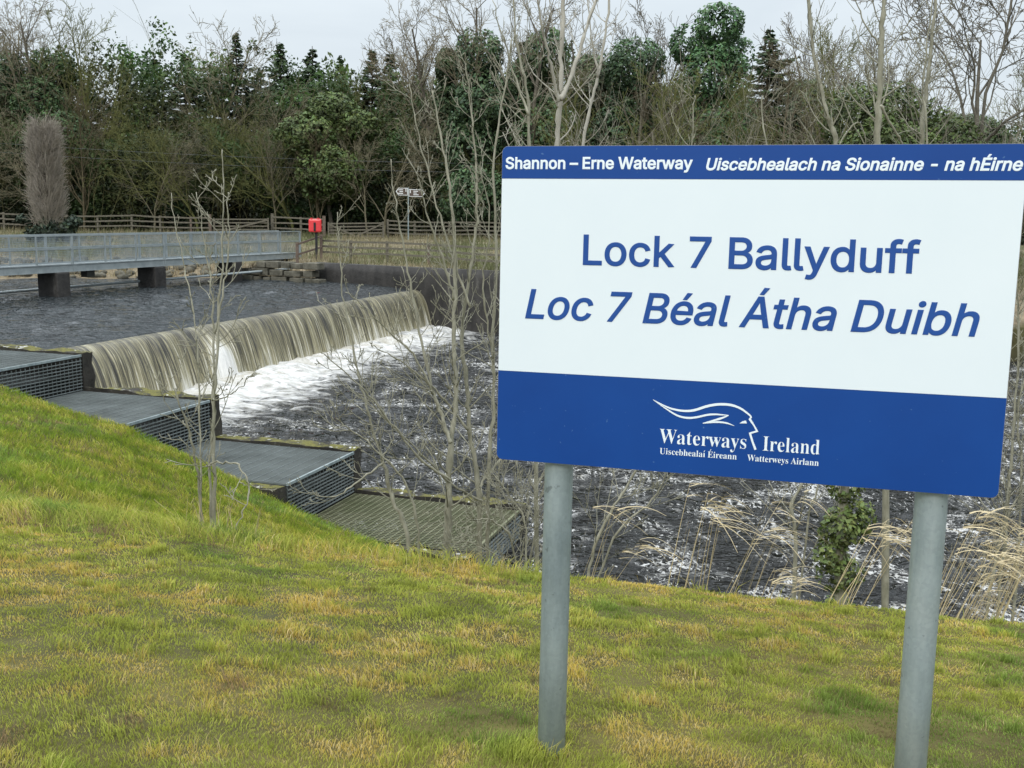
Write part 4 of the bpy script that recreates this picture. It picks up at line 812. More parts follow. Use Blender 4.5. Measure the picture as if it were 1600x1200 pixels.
def ribbon(P, ws, smooth=True):
    if smooth: Q = catmull(P, 6); W_ = np.interp(np.linspace(0, len(P)-1, len(Q)), range(len(P)), ws)
    else: Q = [np.array(p) for p in P]; W_ = ws
    n = len(Q); vs = []; _y[0] -= 0.00006
    for i in range(n):
        d = Q[min(i+1, n-1)]-Q[max(i-1, 0)]; d = d/(np.linalg.norm(d)+1e-9); nn = np.array([-d[1], d[0]])
        k = 1.0
        if 0 < i < n-1 and not smooth:
            d1 = Q[i]-Q[i-1]; d1 /= np.linalg.norm(d1); k = min(1/max(abs(d1@d), 0.5), 1.7)
        for s in (1, -1): p = Q[i]+nn*s*W_[i]/2*k; vs.append((p[0], _y[0], p[1]))
    em.add(vs, [(2*i, 2*i+1, 2*i+3, 2*i+2) for i in range(n-1)])
ribbon([(-0.2026, -0.2211), (-0.1657, -0.2378), (-0.1403, -0.2435), (-0.1188, -0.2444), (-0.0976, -0.2408), (-0.0663, -0.2287), (-0.0385, -0.2226), (-0.0105, -0.2226), (0.0142, -0.2301), (0.0358, -0.2448), (0.0403, -0.2517)], [0.0008, 0.004, 0.005, 0.0055, 0.006, 0.0062, 0.0062, 0.006, 0.005, 0.004, 0.0035])
ribbon([(0.0403, -0.2490), (0.0366, -0.2545), (0.0474, -0.2695), (0.0560, -0.2835), (0.0390, -0.2900), (0.0462, -0.3107), (0.0545, -0.3300)], [0.0035, 0.0035, 0.0038, 0.004, 0.0042, 0.0048, 0.0055], False)
ribbon([(-0.2020, -0.2216), (-0.1581, -0.2483), (-0.1361, -0.2586), (-0.1145, -0.2616), (-0.0933, -0.2587), (-0.0653, -0.2507), (-0.0443, -0.2482), (-0.0144, -0.2488)], [0.0008, 0.004, 0.0045, 0.005, 0.005, 0.0048, 0.0042, 0.0015])
ribbon([(-0.0144, -0.2488), (-0.0367, -0.2590), (-0.0767, -0.2729)], [0.0015, 0.0055, 0.0015])
ribbon([(-0.0767, -0.2729), (-0.0434, -0.2674), (-0.0187, -0.2683), (0.0008, -0.2742)], [0.0015, 0.0045, 0.004, 0.0006])
em.add([(x, -0.0026, z) for x, z in [(0.0126, -0.2669), (0.0193, -0.2614), (0.0278, -0.2587), (0.0306, -0.2657)]], [(0, 1, 2, 3)])
em.build('emblem', M['wtext'], bdm)

# ------------------------------------------------------------------ trees: generators
def seg_mesh(name, segs, k, mat, parent, base, rng, dark=0.35, tintv=0.25):
    """segs: arrays p0,p1 (n,3) r0,r1 (n), c (n,3)"""
    p0 = np.array([s[0] for s in segs]); p1 = np.array([s[1] for s in segs]); r0 = np.array([s[2] for s in segs]); r1 = np.array([s[3] for s in segs]); lv = np.array([s[4] for s in segs])
    d = p1-p0; L_ = np.linalg.norm(d, axis=1, keepdims=True)+1e-9; d = d/L_
    ref = np.where(np.abs(d[:, 2:3]) > 0.9, np.array([[1.0, 0, 0]]), np.array([[0, 0, 1.0]]))
    x = np.cross(d, ref); x /= np.linalg.norm(x, axis=1, keepdims=True); y = np.cross(d, x)
    p1 = p1+d*r1[:, None]*0.4
    n = len(p0); V = np.zeros((n, 2, k, 3))
    for j in range(k):
        a = 2*math.pi*j/k; o = math.cos(a)*x+math.sin(a)*y
        V[:, 0, j] = p0+o*r0[:, None]; V[:, 1, j] = p1+o*r1[:, None]
    b0 = np.arange(n)*2*k
    Fq = np.concatenate([np.stack([b0+j, b0+(j+1) % k, b0+k+(j+1) % k, b0+k+j], 1) for j in range(k)])
    rc = np.random.RandomState(rng.randint(0, 99999))
    col = np.array(base)[None]*(1-tintv/2+tintv*rc.rand(n, 1))*(1+0.25*(lv[:, None]-1)*0.3)
    C = np.repeat(col, 2*k, axis=0)
    return mesh_np(name, V.reshape(-1, 3), [Fq], mat, parent, cols=np.clip(C, 0.004, 1))
def branch(out, rng, p, d, L_, r, lev_, P, maxlev):
    n = max(2, int(P['n'][lev_])); st = L_/n; p = np.array(p, float); d = np.array(d, float)
    kids = []
    for i in range(n):
        d = d+np.array([rng.gauss(0, 1), rng.gauss(0, 1), rng.gauss(0, 1)])*P['wob'][lev_]+np.array([0, 0, P['up'][lev_]])
        d /= np.linalg.norm(d); q = p+d*st
        f0 = 1-i/n*(1-P['tip']); f1 = 1-(i+1)/n*(1-P['tip'])
        out.append((p, q, max(r*f0, P['rmin']), max(r*f1, P['rmin']), lev_)); kids.append((p, q, d, i/n))
        p = q
    if lev_ < maxlev:
        nk = P['kids'][lev_]
        for c in range(nk):
            t = P['t0'][lev_]+(1-P['t0'][lev_])*(c+rng.random())/nk
            i = min(int(t*n), n-1); a, b_, dd, _ = kids[i]; f = t*n-i; s = a+(b_-a)*min(f, 1)
            ax = np.array([rng.gauss(0, 1), rng.gauss(0, 1), rng.gauss(0, 1)]); ax -= dd*(ax@dd); ax /= np.linalg.norm(ax)+1e-9
            an = P['ang'][lev_]*(0.75+0.5*rng.random())
            nd = dd*math.cos(an)+ax*math.sin(an)
            Lk = L_*P['len'][lev_]*(1.15-0.75*t if lev_ == 0 else 1.0-0.5*t)*(0.7+0.6*rng.random())
            branch(out, rng, s, nd, Lk, max(r*(1-t*(1-P['tip']))*P['rr'], P['rmin']), lev_+1, P, maxlev)
BARE = dict(n=[8, 5, 4, 3], wob=[0.08, 0.14, 0.2, 0.25], up=[0.05, 0.06, 0.05, 0.03], kids=[16, 8, 6], t0=[0.22, 0.2, 0.15], ang=[0.75, 0.75, 0.8], len=[0.5, 0.5, 0.5], rr=0.5, tip=0.25, rmin=0.012)
def leaf_cloud(name, centres, radii, n, size, mat, parent, base, rs, shell=0.55, hole=0.33, flat=0.0, dark=0.45):
    """diamond leaf sprays through lobes; darker inside and below"""
    centres = np.array(centres, float); radii = np.array(radii, float)
    if radii.ndim == 1: radii = np.stack([radii]*3, 1)
    wgt = radii.prod(1)**(2/3); pick = rs.choice(len(centres), n, p=wgt/wgt.sum())
    dv = rs.normal(size=(n, 3)); dv /= np.linalg.norm(dv, axis=1, keepdims=True)
    rad = shell+(1-shell)*rs.rand(n)**0.6; lump = 0.8+0.4*fbm(dv[:, 0]*2+pick*3.1+9, dv[:, 1]*2+dv[:, 2]*2+9, 5, 3)
    P = centres[pick]+dv*radii[pick]*(rad*lump)[:, None]
    keep = fbm(P[:, 0]*0.9/size*0.25+50, P[:, 2]*0.9/size*0.25+P[:, 1]*0.5+50, 17, 3) > hole
    P = P[keep]; dv = dv[keep]; rad = rad[keep]; n = len(P)
    nrm = dv+rs.normal(size=(n, 3))*0.6+np.array([0, 0, 0.35]); nrm /= np.linalg.norm(nrm, axis=1, keepdims=True)
    t = np.cross(nrm, rs.normal(size=(n, 3))); t /= np.linalg.norm(t, axis=1, keepdims=True); b_ = np.cross(nrm, t)
    s = size*(0.5+rs.rand(n, 1))
    V = np.stack([P-t*s, P+b_*s*0.6, P+t*s, P-b_*s*0.6], 1).reshape(-1, 3)
    i = np.arange(n)*4; Fq = np.stack([i, i+1, i+2, i+3], 1)
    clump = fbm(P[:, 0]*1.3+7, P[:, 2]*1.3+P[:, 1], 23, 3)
    br = (0.45+0.75*np.clip((rad-0.6)/0.4, 0, 1))*(0.75+0.35*dv[:, 2])*(0.35+1.5*clump)*(0.75+0.5*rs.rand(n))  # crown shade put into the leaf colour: inside and undersides darker
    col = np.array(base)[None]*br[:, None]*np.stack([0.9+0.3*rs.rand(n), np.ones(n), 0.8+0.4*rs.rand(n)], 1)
    return mesh_np(name, V, [Fq], mat, parent, cols=np.repeat(col, 4, 0))
TW = (0.19, 0.165, 0.11)
def bare_proto(seed, H, P=BARE, maxlev=3, col=TW, r0=None, label='', name='bare_tree'):
    rng = random.Random(seed); out = []
    branch(out, rng, (0, 0, -0.3), (rng.uniform(-.05, .05), rng.uniform(-.05, .05), 1), H, r0 or H*0.012, 0, P, maxlev)
    root = empty(name, (0, 0, 0), label, 'tree')
    seg_mesh('trunk', [s for s in out if s[4] <= 1], 5, M['bark'], root, col, rng)
    seg_mesh('crown', [s for s in out if s[4] > 1], 3, M['twig'], root, tuple(c*0.95 for c in col), rng)
    return root
def spruce_proto(seed, H, label=''):
    rs = np.random.RandomState(seed); rng = random.Random(seed)
    root = empty('spruce_tree', (0, 0, 0), label, 'tree')
    out = [((0, 0, -0.3), (0, 0, H*0.5), 0.16, 0.1, 0), ((0, 0, H*0.5), (0, 0, H*1.0), 0.1, 0.012, 0)]
    out = [(np.array(a), np.array(b_), c, d, e) for a, b_, c, d, e in out]
    V = []; C = []
    z = H*0.2
    while z < H*0.985:
        f = (H-z)/H; Rr = (0.10+2.9*f**0.9)*(0.7+0.6*rs.rand())*min(1, 0.3+4*f); nb = rs.randint(5, 8)
        for k in range(nb):
            if rs.rand() < 0.18: continue
            a = rs.rand()*6.283; el = 0.35-0.75*f+rs.normal()*0.12; L_ = Rr*(0.7+0.6*rs.rand())
            d = np.array([math.cos(a)*math.cos(el), math.sin(a)*math.cos(el), math.sin(el)]); side = np.array([-math.sin(a), math.cos(a), 0])
            p0 = np.array([0, 0, z+rs.normal()*0.05]); tip = p0+d*L_+np.array([0, 0, 0.1*L_])
            out.append((p0, tip, 0.02+0.02*f, 0.006, 1))
            m_ = max(4, int(L_/0.11))
            for j in range(m_):
                t = (j+0.6)/m_
                if t < 0.2: continue
                q = p0+(tip-p0)*t
                for s in (-1, 1):
                    ln = (0.12+0.38*(1-t)*L_*0.55)*(0.6+0.8*rs.rand()); dr = side*s*ln+d*ln*0.7+np.array([0, 0, -0.25*ln-0.12*rs.rand()])
                    wv = np.cross(dr, rs.normal(size=3)); wv *= 0.06/(np.linalg.norm(wv)+1e-9)
                    V += [q-wv*0.5, q+dr*0.5-wv*1.3, q+dr, q+dr*0.5+wv*1.3]
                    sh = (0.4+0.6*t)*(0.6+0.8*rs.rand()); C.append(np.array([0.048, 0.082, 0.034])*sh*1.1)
        z += (0.16+0.30*f)*(0.8+0.4*rs.rand())*0.75
    V = np.array(V); n = len(V)//4; i = np.arange(n)*4
    seg_mesh('trunk', out, 4, M['bark'], root, (0.09, 0.075, 0.055), rng)
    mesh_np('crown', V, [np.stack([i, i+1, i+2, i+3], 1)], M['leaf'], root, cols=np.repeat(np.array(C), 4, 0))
    return root
def ivy_proto(seed, H, wid, lobes, size=0.16, n=9000, base=(0.042, 0.065, 0.026), bare_top=True, label='', name='ivy_clad_tree', dens=1.0):
    """dead or bare tree smothered in ivy: lobes = (x, z, rx, rz) fractions"""
    rs = np.random.RandomState(seed); rng = random.Random(seed)
    root = empty(name, (0, 0, 0), label, 'tree'); out = []
    P = dict(BARE); P['t0'] = [0.35, 0.2, 0.15]
    branch(out, rng, (0, 0, -0.3), (0, 0, 1), H*(1.12 if bare_top else 0.85), H*0.018, 0, P, 3)
    seg_mesh('trunk', [s for s in out if s[4] <= 1], 5, M['bark'], root, (0.13, 0.115, 0.09), rng)
    if bare_top: seg_mesh('bare_twigs', [s for s in out if s[4] > 1], 3, M['twig'], root, TW, rng)
    cs = [(x*wid, rs.uniform(-.3, .3)*wid, z*H) for x, z, rx, rz in lobes]; rd = [(rx*wid, rx*wid*0.9, rz*H) for x, z, rx, rz in lobes]
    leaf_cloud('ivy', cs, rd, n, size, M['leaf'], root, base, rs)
    return root
def place(root, u, Yd, vtop=None, H=None, rz=0.0, label=None, first=False, group=None, wscale=1.0):
    x = atx(u, Yd); b_ = gp(x, Yd)
    s = 1.0
    if vtop is not None:
        ht = float(at(u, vtop, Yd)[2])-b_[2]; s = ht/H
    if first:
        root.location = tuple(b_); root.rotation_euler = (0, 0, rz); root.scale = (s*wscale, s*wscale, s)
        if label: root['label'] = label
        if group: root['group'] = group
        return root
    return copy_tree(root, b_, label, group, rz, (s*wscale, s*wscale, s))
# ------------------------------------------------------------------ far wood
SP = [spruce_proto(11, 13.0), spruce_proto(12, 13.0), spruce_proto(13, 13.0)]
G1 = 'spruces standing along the skyline of the wood'
sp_list = [(206, 92, 88, 'spruce with a thin spire, leftmost on the skyline, just right of the ivy-smothered tree'),
 (250, 90, 90, 'spruce second from the left on the skyline'),
 (297, 80, 86, 'broad spruce third from the left on the skyline'),
 (376, 50, 84, 'tall spruce on the skyline above the diagonal braced gate'),
 (443, 66, 88, 'sharp narrow spruce spire on the skyline left of the line above the red box'),
 (492, 72, 86, 'spruce on the skyline straight above the red lifebuoy box'),
 (534, 86, 90, 'small spruce tip on the skyline next right of the spruce above the red box'),
 (583, 76, 86, 'bushy spruce on the skyline left of the finger signpost'),
 (610, 80, 91, 'slim pale spruce tip right beside the bushy one near the finger signpost'),
 (655, 92, 88, 'spruce on the skyline just right of the finger signpost'),
 (812, 62, 84, 'spruce peeping over the left top corner of the blue and white sign'),
 (1188, 40, 80, 'dark pointed spruce above the middle of the sign, right of the tallest ivy tree'),
 (150, 120, 90, 'low spruce behind the ivy-smothered tree at the left'),
 (340, 100, 92, 'low spruce between two taller ones left of the diagonal braced gate'),
 (412, 105, 92, 'low spruce right of the tallest spruce on the left half of the skyline'),
 (700, 118, 90, 'low spruce behind the bare saplings left of the sign')]
used = set()
for i, (u, v, Yd, lab) in enumerate(sp_list):
    k = i % 3; first = k not in used; used.add(k)
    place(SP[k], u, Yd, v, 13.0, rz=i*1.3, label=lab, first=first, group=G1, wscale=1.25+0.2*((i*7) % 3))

# evergreen, ivy-clad trees
ivs = [
 (86, 64, 78, 5.0, [(0, .86, .36, .13), (-.05, .66, .42, .16), (.25, .5, .45, .16), (-.5, .84, .2, .1), (-.25, .4, .5, .15), (.1, .2, .5, .16)], 15, 'big tree smothered in dark ivy with bare twigs on top, above the grey columnar shrub', True, (0.030, 0.055, 0.020)),
 (14, 108, 80, 6.0, [(0, .8, .5, .2), (.1, .5, .5, .25), (0, .2, .5, .2)], 16, 'dark evergreen tree cut by the left edge of the photo', True, (0.033, 0.052, 0.022)),
 (700, 74, 76, 2.4, [(0, .9, .4, .1), (0, .7, .5, .15), (0, .45, .5, .2), (0, .2, .55, .15)], 17, 'slim ivy-clad tree with rounded top behind the saplings left of the sign', True, (0.030, 0.052, 0.022)),
 (745, 46, 71.5, 4.4, [(0, .88, .42, .14), (.1, .66, .5, .16), (-.1, .45, .5, .2), (0, .2, .55, .15)], 18, 'wide ivy-clad tree behind the left end of the sign', True, (0.030, 0.052, 0.024)),
 (838, 48, 72, 4.6, [(.1, .88, .35, .13), (-.15, .7, .45, .18), (.1, .5, .5, .2), (0, .25, .5, .15)], 19, 'ivy-clad tree behind the pale forked tree above the sign', True, (0.035, 0.06, 0.026)),
 (985, 56, 72, 5.2, [(0, .86, .45, .15), (.1, .66, .5, .16), (-.1, .5, .5, .2), (0, .2, .55, .15)], 20, 'conical evergreen tree above the word Waterway on the sign', False, (0.032, 0.06, 0.026)),
 (1100, 4, 70, 5.0, [(.05, .9, .34, .09), (-.3, .82, .3, .09), (.28, .8, .3, .1), (0, .68, .48, .14), (.1, .5, .5, .16), (-.1, .3, .55, .2)], 21, 'tallest tree on the skyline, its crown a rounded head of ivy', False, (0.030, 0.062, 0.024)),
 (915, 92, 78, 3.4, [(0, .85, .5, .18), (0, .6, .5, .2), (0, .3, .5, .2)], 22, 'dull green evergreen between the forked pale tree and the conical evergreen', True, (0.04, 0.055, 0.03)),
 (1385, 124, 45, 5.6, [(-.25, .78, .3, .22), (.12, .82, .3, .2), (.45, .66, .3, .22), (-.1, .5, .5, .3), (.5, .4, .4, .25), (.85, .45, .3, .22)], 23, 'low broad ivy mound above the word Sionainne on the sign', False, (0.036, 0.054, 0.014)),
 (1515, 158, 56, 5.2, [(0, .75, .5, .2), (.4, .5, .4, .25), (-.3, .5, .4, .25)], 24, 'rounded dark evergreen bush at the right, under the big bare tree', False, (0.04, 0.06, 0.024)),
 (520, 130, 74, 5.2, [(0, .82, .4, .14), (.35, .72, .3, .12), (-.3, .65, .4, .16), (0, .4, .5, .2)], 25, 'olive green holly-like tree in front of the spruces, above the red lifebuoy box', False, (0.034, 0.050, 0.015)),
 (1250, 130, 76, 3.6, [(0, .85, .5, .18), (0, .55, .5, .25), (0, .3, .5, .2)], 26, 'sparse dark evergreen right of the pointed spruce above the sign', True, (0.04, 0.055, 0.03)),
]
for (u, v, Yd, wd, lobes, sd_, lab, bt, colr) in ivs:
    base = gp(atx(u, Yd), Yd); H = float(at(u, v, Yd)[2])-base[2]
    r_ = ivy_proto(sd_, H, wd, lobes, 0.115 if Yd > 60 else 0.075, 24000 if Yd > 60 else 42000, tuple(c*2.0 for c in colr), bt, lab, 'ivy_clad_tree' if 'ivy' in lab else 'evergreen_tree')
    r_.location = tuple(base)

# bare trees of the wood (shared shapes, each its own object)
OL = (0.125, 0.13, 0.045); GY = (0.17, 0.152, 0.10); BR = (0.10, 0.083, 0.05)
P2 = dict(BARE); P2['up'] = [0.04, 0.16, 0.1, 0.05]; P2['ang'] = [0.6, 0.6, 0.7]; P2['t0'] = [0.08, 0.2, 0.1]; P2['kids'] = [20, 9, 6]
P3 = dict(BARE); P3['wob'] = [0.12, 0.22, 0.3, 0.3]; P3['t0'] = [0.12, 0.15, 0.1]; P3['len'] = [0.6, 0.5, 0.5]; P3['kids'] = [18, 10, 6]; P3['up'] = [0.05, 0.0, 0.0, 0.0]
BT = [bare_proto(31, 12, BARE, 3, GY), bare_proto(32, 12, P2, 3, OL), bare_proto(33, 12, P3, 3, GY), bare_proto(34, 12, P2, 3, BR), bare_proto(35, 12, P3, 3, OL)]
G2 = 'bare leafless trees of the wood'
bl = [(0, 62, 8, 77, 'bare tree whose fine twigs spread over the ivy-smothered tree at the left'),
 (1, 165, 38, 80, 'tall slim bare tree right of the ivy-smothered tree'),
 (0, 332, 36, 80, 'bare round-headed tree just left of the tallest left-hand spruce'),
 (1, 15, 60, 84, 'upright bare tree at the left edge of the photo'),
 (2, 240, 185, 73, 'spreading grey bare tree between columnar shrub and gate, low in front of the wood'),
 (4, 310, 150, 73, 'olive bare tree with twisting boughs in front of the wood, left of the gate'),
 (3, 130, 150, 74, 'brown bare tree right behind the columnar shrub'),
 (2, 385, 120, 78, 'pale grey bare tree with bright forking boughs above the braced gate'),
 (4, 460, 140, 73.5, 'olive bare tree with twisted boughs above the red lifebuoy box'),
 (1, 560, 120, 81, 'upright olive bare tree left of the finger signpost'),
 (2, 600, 160, 73, 'grey bare tree just left of the finger signpost'),
 (3, 650, 70, 84, 'brown upright bare tree right behind the finger signpost'),
 (0, 690, 38, 82, 'bare round-headed tree on the skyline left of the sign'),
 (4, 200, 130, 81, 'olive twisted bare tree between two spruces at the left'),
 (3, 500, 190, 72.5, 'low brown bare tree in the dark edge of the wood behind the red box'),
 (2, 60, 170, 75, 'grey spreading bare tree behind the columnar shrub, at its left'),
 (0, 430, 200, 72.5, 'low bare tree over the right gate post'),
 (3, 1040, 30, 78, 'brown upright bare tree touching the left side of the tallest ivy tree'),
 (1, 960, 85, 78, 'upright olive bare tree above the word Waterway'),
 (1, 1150, 135, 52, 'upright olive bare tree below the tallest ivy tree'),
 (3, 1265, 55, 78, 'brown upright bare tree right of the pointed spruce'),
 (1, 1320, 48, 66, 'upright bare tree left of the low ivy mound'),
 (0, 1345, 70, 70, 'bare round-headed tree behind the low ivy mound'),
 (3, 1060, 140, 50, 'brown upright bare tree in front of the tallest ivy tree, at its foot'),
 (1, 900, 115, 66, 'upright bare tree right beside the pale forked tree'),
 (3, 1215, 100, 54, 'brown upright bare tree above the word Uiscebhealach, right part'),
 (1, 1010, 120, 48, 'low upright bare tree over the gap between the two headings of the sign'),
 (0, 1430, 60, 70, 'bare tree between the low ivy mound and the big bare tree'),
 (1, 1590, 90, 58, 'upright bare tree at the right edge of the photo'),
 (3, 790, 95, 80, 'brown bare tree over the left top corner of the sign'),
 (0, 575, 200, 72.3, 'low bare tree behind the wide gate'),
 (4, 740, 190, 70, 'olive twisted bare tree behind the saplings left of the sign')]
used = set()
for i, (k, u, v, Yd, lab) in enumerate(bl):
    first = k not in used; used.add(k)
    place(BT[k], u, Yd, v, 12.6, rz=i*2.1, label=lab, first=first, group=G2, wscale=1.0)
# the big bare tree on the right
PB = dict(n=[5, 7, 6, 5, 3], wob=[0.08, 0.16, 0.2, 0.24, 0.25], up=[0.05, 0.05, 0.04, 0.02, 0.0], kids=[8, 8, 7, 5], t0=[0.35, 0.15, 0.15, 0.1], ang=[0.65, 0.6, 0.7, 0.7], len=[1.15, 0.5, 0.5, 0.5], rr=0.62, tip=0.2, rmin=0.007)
bb = bare_proto(57, 5.0, PB, 4, (0.19, 0.175, 0.14), 0.11, 'big spreading bare tree with winding dark boughs against the sky at the top right')
place(bb, 1535, 48, -50, 6.0, rz=1.0, first=True)

# grey columnar shrub in front of the fence
rs = np.random.RandomState(91); rng = random.Random(91)
p = gp(atx(75, 60), 60); cs_ = empty('columnar_shrub', p, 'grey twiggy columnar shrub with a rounded top and ivy at its foot, behind the footbridge', 'shrub')
H = float(at(75, 188, 60)[2])-p[2]; out = []
for i in range(1500):
    a = rs.rand()*6.283; z0 = 0.8+rs.rand()**0.8*(H-1.3); prof = 1.0*math.sin(min(1, (H-z0)/H*3.2+0.15)*math.pi/2)*(0.72+0.5*fbm(a*1.2, z0*0.9, 8, 2))
    r0_ = prof*(0.3+0.5*rs.rand()); L_ = 0.7+0.6*rs.rand()
    q0 = np.array([math.cos(a)*r0_, math.sin(a)*r0_, z0]); d = np.array([math.cos(a)*0.55, math.sin(a)*0.55, 0.85])+rs.normal(size=3)*0.2
    q1 = q0+d*L_*0.6; 
    rr = math.hypot(q1[0], q1[1])
    if rr > prof: q1[:2] *= prof/rr
    out.append((q0, q1, 0.014, 0.008, 2))
    for k in range(4):
        s_ = q0+(q1-q0)*rs.rand(); e_ = s_+(d+rs.normal(size=3)*0.45)*0.32; out.append((s_, e_, 0.009, 0.006, 3))
for k in range(5): out.append((np.array([rs.normal()*.1, rs.normal()*.1, -0.3]), np.array([rs.normal()*.3, rs.normal()*.3, H*0.75]), 0.07, 0.03, 1))
seg_mesh('trunk', [s for s in out if s[4] == 1], 5, M['bark'], cs_, (0.12, 0.1, 0.08), rng)
seg_mesh('twigs', [s for s in out if s[4] > 1], 3, M['twig'], cs_, (0.24, 0.215, 0.18), rng)
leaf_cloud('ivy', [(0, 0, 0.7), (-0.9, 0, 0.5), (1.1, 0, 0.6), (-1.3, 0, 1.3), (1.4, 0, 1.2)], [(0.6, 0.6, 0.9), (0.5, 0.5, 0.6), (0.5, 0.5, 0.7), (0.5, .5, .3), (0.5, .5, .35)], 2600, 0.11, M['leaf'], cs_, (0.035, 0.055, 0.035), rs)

# undergrowth: the dark mass of the wood (nobody could count it)
rs = np.random.RandomState(5)
def woodmass(name, n, y0, y1, hfun, size, base, label, seed, hole=0.36, xr=(-62, 72)):
    rs = np.random.RandomState(seed)
    x = rs.uniform(xr[0], xr[1], n); y = y0+(y1-y0)*rs.rand(n)
    hm = hfun(x); z = hm*rs.rand(n)**0.9
    lump = fbm(x*0.55+y*0.3, z*0.6, seed, 4); k = lump > hole
    x, y, z, hm, lump = x[k], y[k], z[k], hm[k], lump[k]; n = len(x)
    P = np.stack([x, y, gz(x, y)+z], 1)
    nrm = rs.normal(size=(n, 3))+np.array([0, -0.8, 0.5]); nrm /= np.linalg.norm(nrm, axis=1, keepdims=True)
    t = np.cross(nrm, rs.normal(size=(n, 3))); t /= np.linalg.norm(t, axis=1, keepdims=True); b_ = np.cross(nrm, t); s = size*(0.5+rs.rand(n, 1))
    V = np.stack([P-t*s, P+b_*s*0.55, P+t*s, P-b_*s*0.55], 1).reshape(-1, 3); i = np.arange(n)*4
    br = (0.25+0.75*np.clip(z/hm, 0, 1))*(0.2+1.9*(lump-0.3))*(0.7+0.6*rs.rand(n)); hue = fbm(x*0.25, z*0.3+y*.1, seed+3, 2)  # shade of the dense wood painted into the leaves, darkest near the ground
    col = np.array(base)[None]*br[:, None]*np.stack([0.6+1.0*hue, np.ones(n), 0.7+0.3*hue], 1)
    o = mesh_np(name, V, [np.stack([i, i+1, i+2, i+3], 1)], M['leaf'], cols=np.clip(np.repeat(col, 4, 0), 0.001, 1))
    return tag(o, label, 'woodland', kind='stuff')
hb_ = lambda x: 9.3+2.6*(fbm(x*0.22, x*0+3, 44, 3)-0.5)*2-np.clip((x-14)*0.27, 0, 4.6)
_pk = np.random.RandomState(8); _px = np.arange(-62, 16, 1.7)+_pk.normal(size=46)*0.5; _ph = 1.2+2.6*_pk.rand(46); _pw = 0.8+0.7*_pk.rand(46)
def hw_(x):
    s = np.zeros_like(x)
    for a_, b_, c_ in zip(_px, _ph, _pw): s = np.maximum(s, b_*np.clip(1-np.abs(x-a_)/c_, 0, 1)**0.85)
    return hb_(x)+1.4+s
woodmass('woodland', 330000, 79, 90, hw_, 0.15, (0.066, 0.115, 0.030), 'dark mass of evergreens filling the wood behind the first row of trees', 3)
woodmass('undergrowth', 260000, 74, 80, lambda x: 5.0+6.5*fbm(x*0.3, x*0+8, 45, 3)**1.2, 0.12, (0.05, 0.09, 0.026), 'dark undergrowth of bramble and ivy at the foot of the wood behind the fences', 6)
# brushwood: bare thin stems and twigs between the trees
def brush(name, n, xr, yr, hr, base, label, seed, r=0.013, lean=0.25):
    rs = np.random.RandomState(seed); out = []
    for i in range(n):
        x = rs.uniform(*xr); y = rs.uniform(*yr); h = rs.uniform(*hr)*(1-0.35*min(1, max(0, (x-15)/30)))*(0.72 if x > -6 and yr[0] > 70 else 1); z0 = float(0); p = np.array([x, y, 0.0])
        d = np.array([rs.normal()*lean, rs.normal()*lean, 1.0]); 
        for s in range(4):
            q = p+d*h/4; out.append((p, q, r*1.5*(1-s*0.2), r*1.5*(0.8-s*0.2), 1))
            if s > 0:
                for k in range(4):
                    b_ = p+(q-p)*rs.rand(); dd = d*0.7+rs.normal(size=3)*0.6; L_ = h*0.16*(0.5+rs.rand()); e_ = b_+dd*L_; out.append((b_, e_, r*0.8, r*0.5, 2))
                    for k2 in range(2): f_ = b_+(e_-b_)*rs.rand(); out.append((f_, f_+(dd+rs.normal(size=3)*0.5)*L_*0.5, r*0.6, r*0.4, 3))
            p = q; d = d+rs.normal(size=3)*0.15
    px = np.array([s[0][:2] for s in out]); 
    base_ = np.array([x for x in px]); 
    o = seg_mesh(name, out, 3, M['twig'], None, base, random.Random(seed), tintv=0.6)
    co_ = np.zeros(len(o.data.vertices)*3, np.float32); o.data.vertices.foreach_get('co', co_); co_ = co_.reshape(-1, 3)
    co_[:, 2] += gz(np.clip(co_[:, 0], -80, 80), np.full(len(co_), (yr[0]+yr[1])/2)).astype(np.float32); o.data.vertices.foreach_set('co', co_.ravel()); o.data.update()
    return tag(o, label, 'brushwood', kind='stuff')
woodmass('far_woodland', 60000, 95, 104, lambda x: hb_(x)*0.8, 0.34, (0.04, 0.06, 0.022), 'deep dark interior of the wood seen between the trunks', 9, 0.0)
brush('brushwood', 650, (-60, 65), (72.5, 82), (4, 11.0), (0.10, 0.096, 0.04), 'tangle of bare olive grey stems and twigs along the front of the wood', 77, r=0.013)
brush('thicket', 190, (3, 34), (46, 51), (3.5, 8.5), (0.19, 0.175, 0.13), 'thicket of bare upright stems on the far bank behind the sign', 78, r=0.012, lean=0.14)

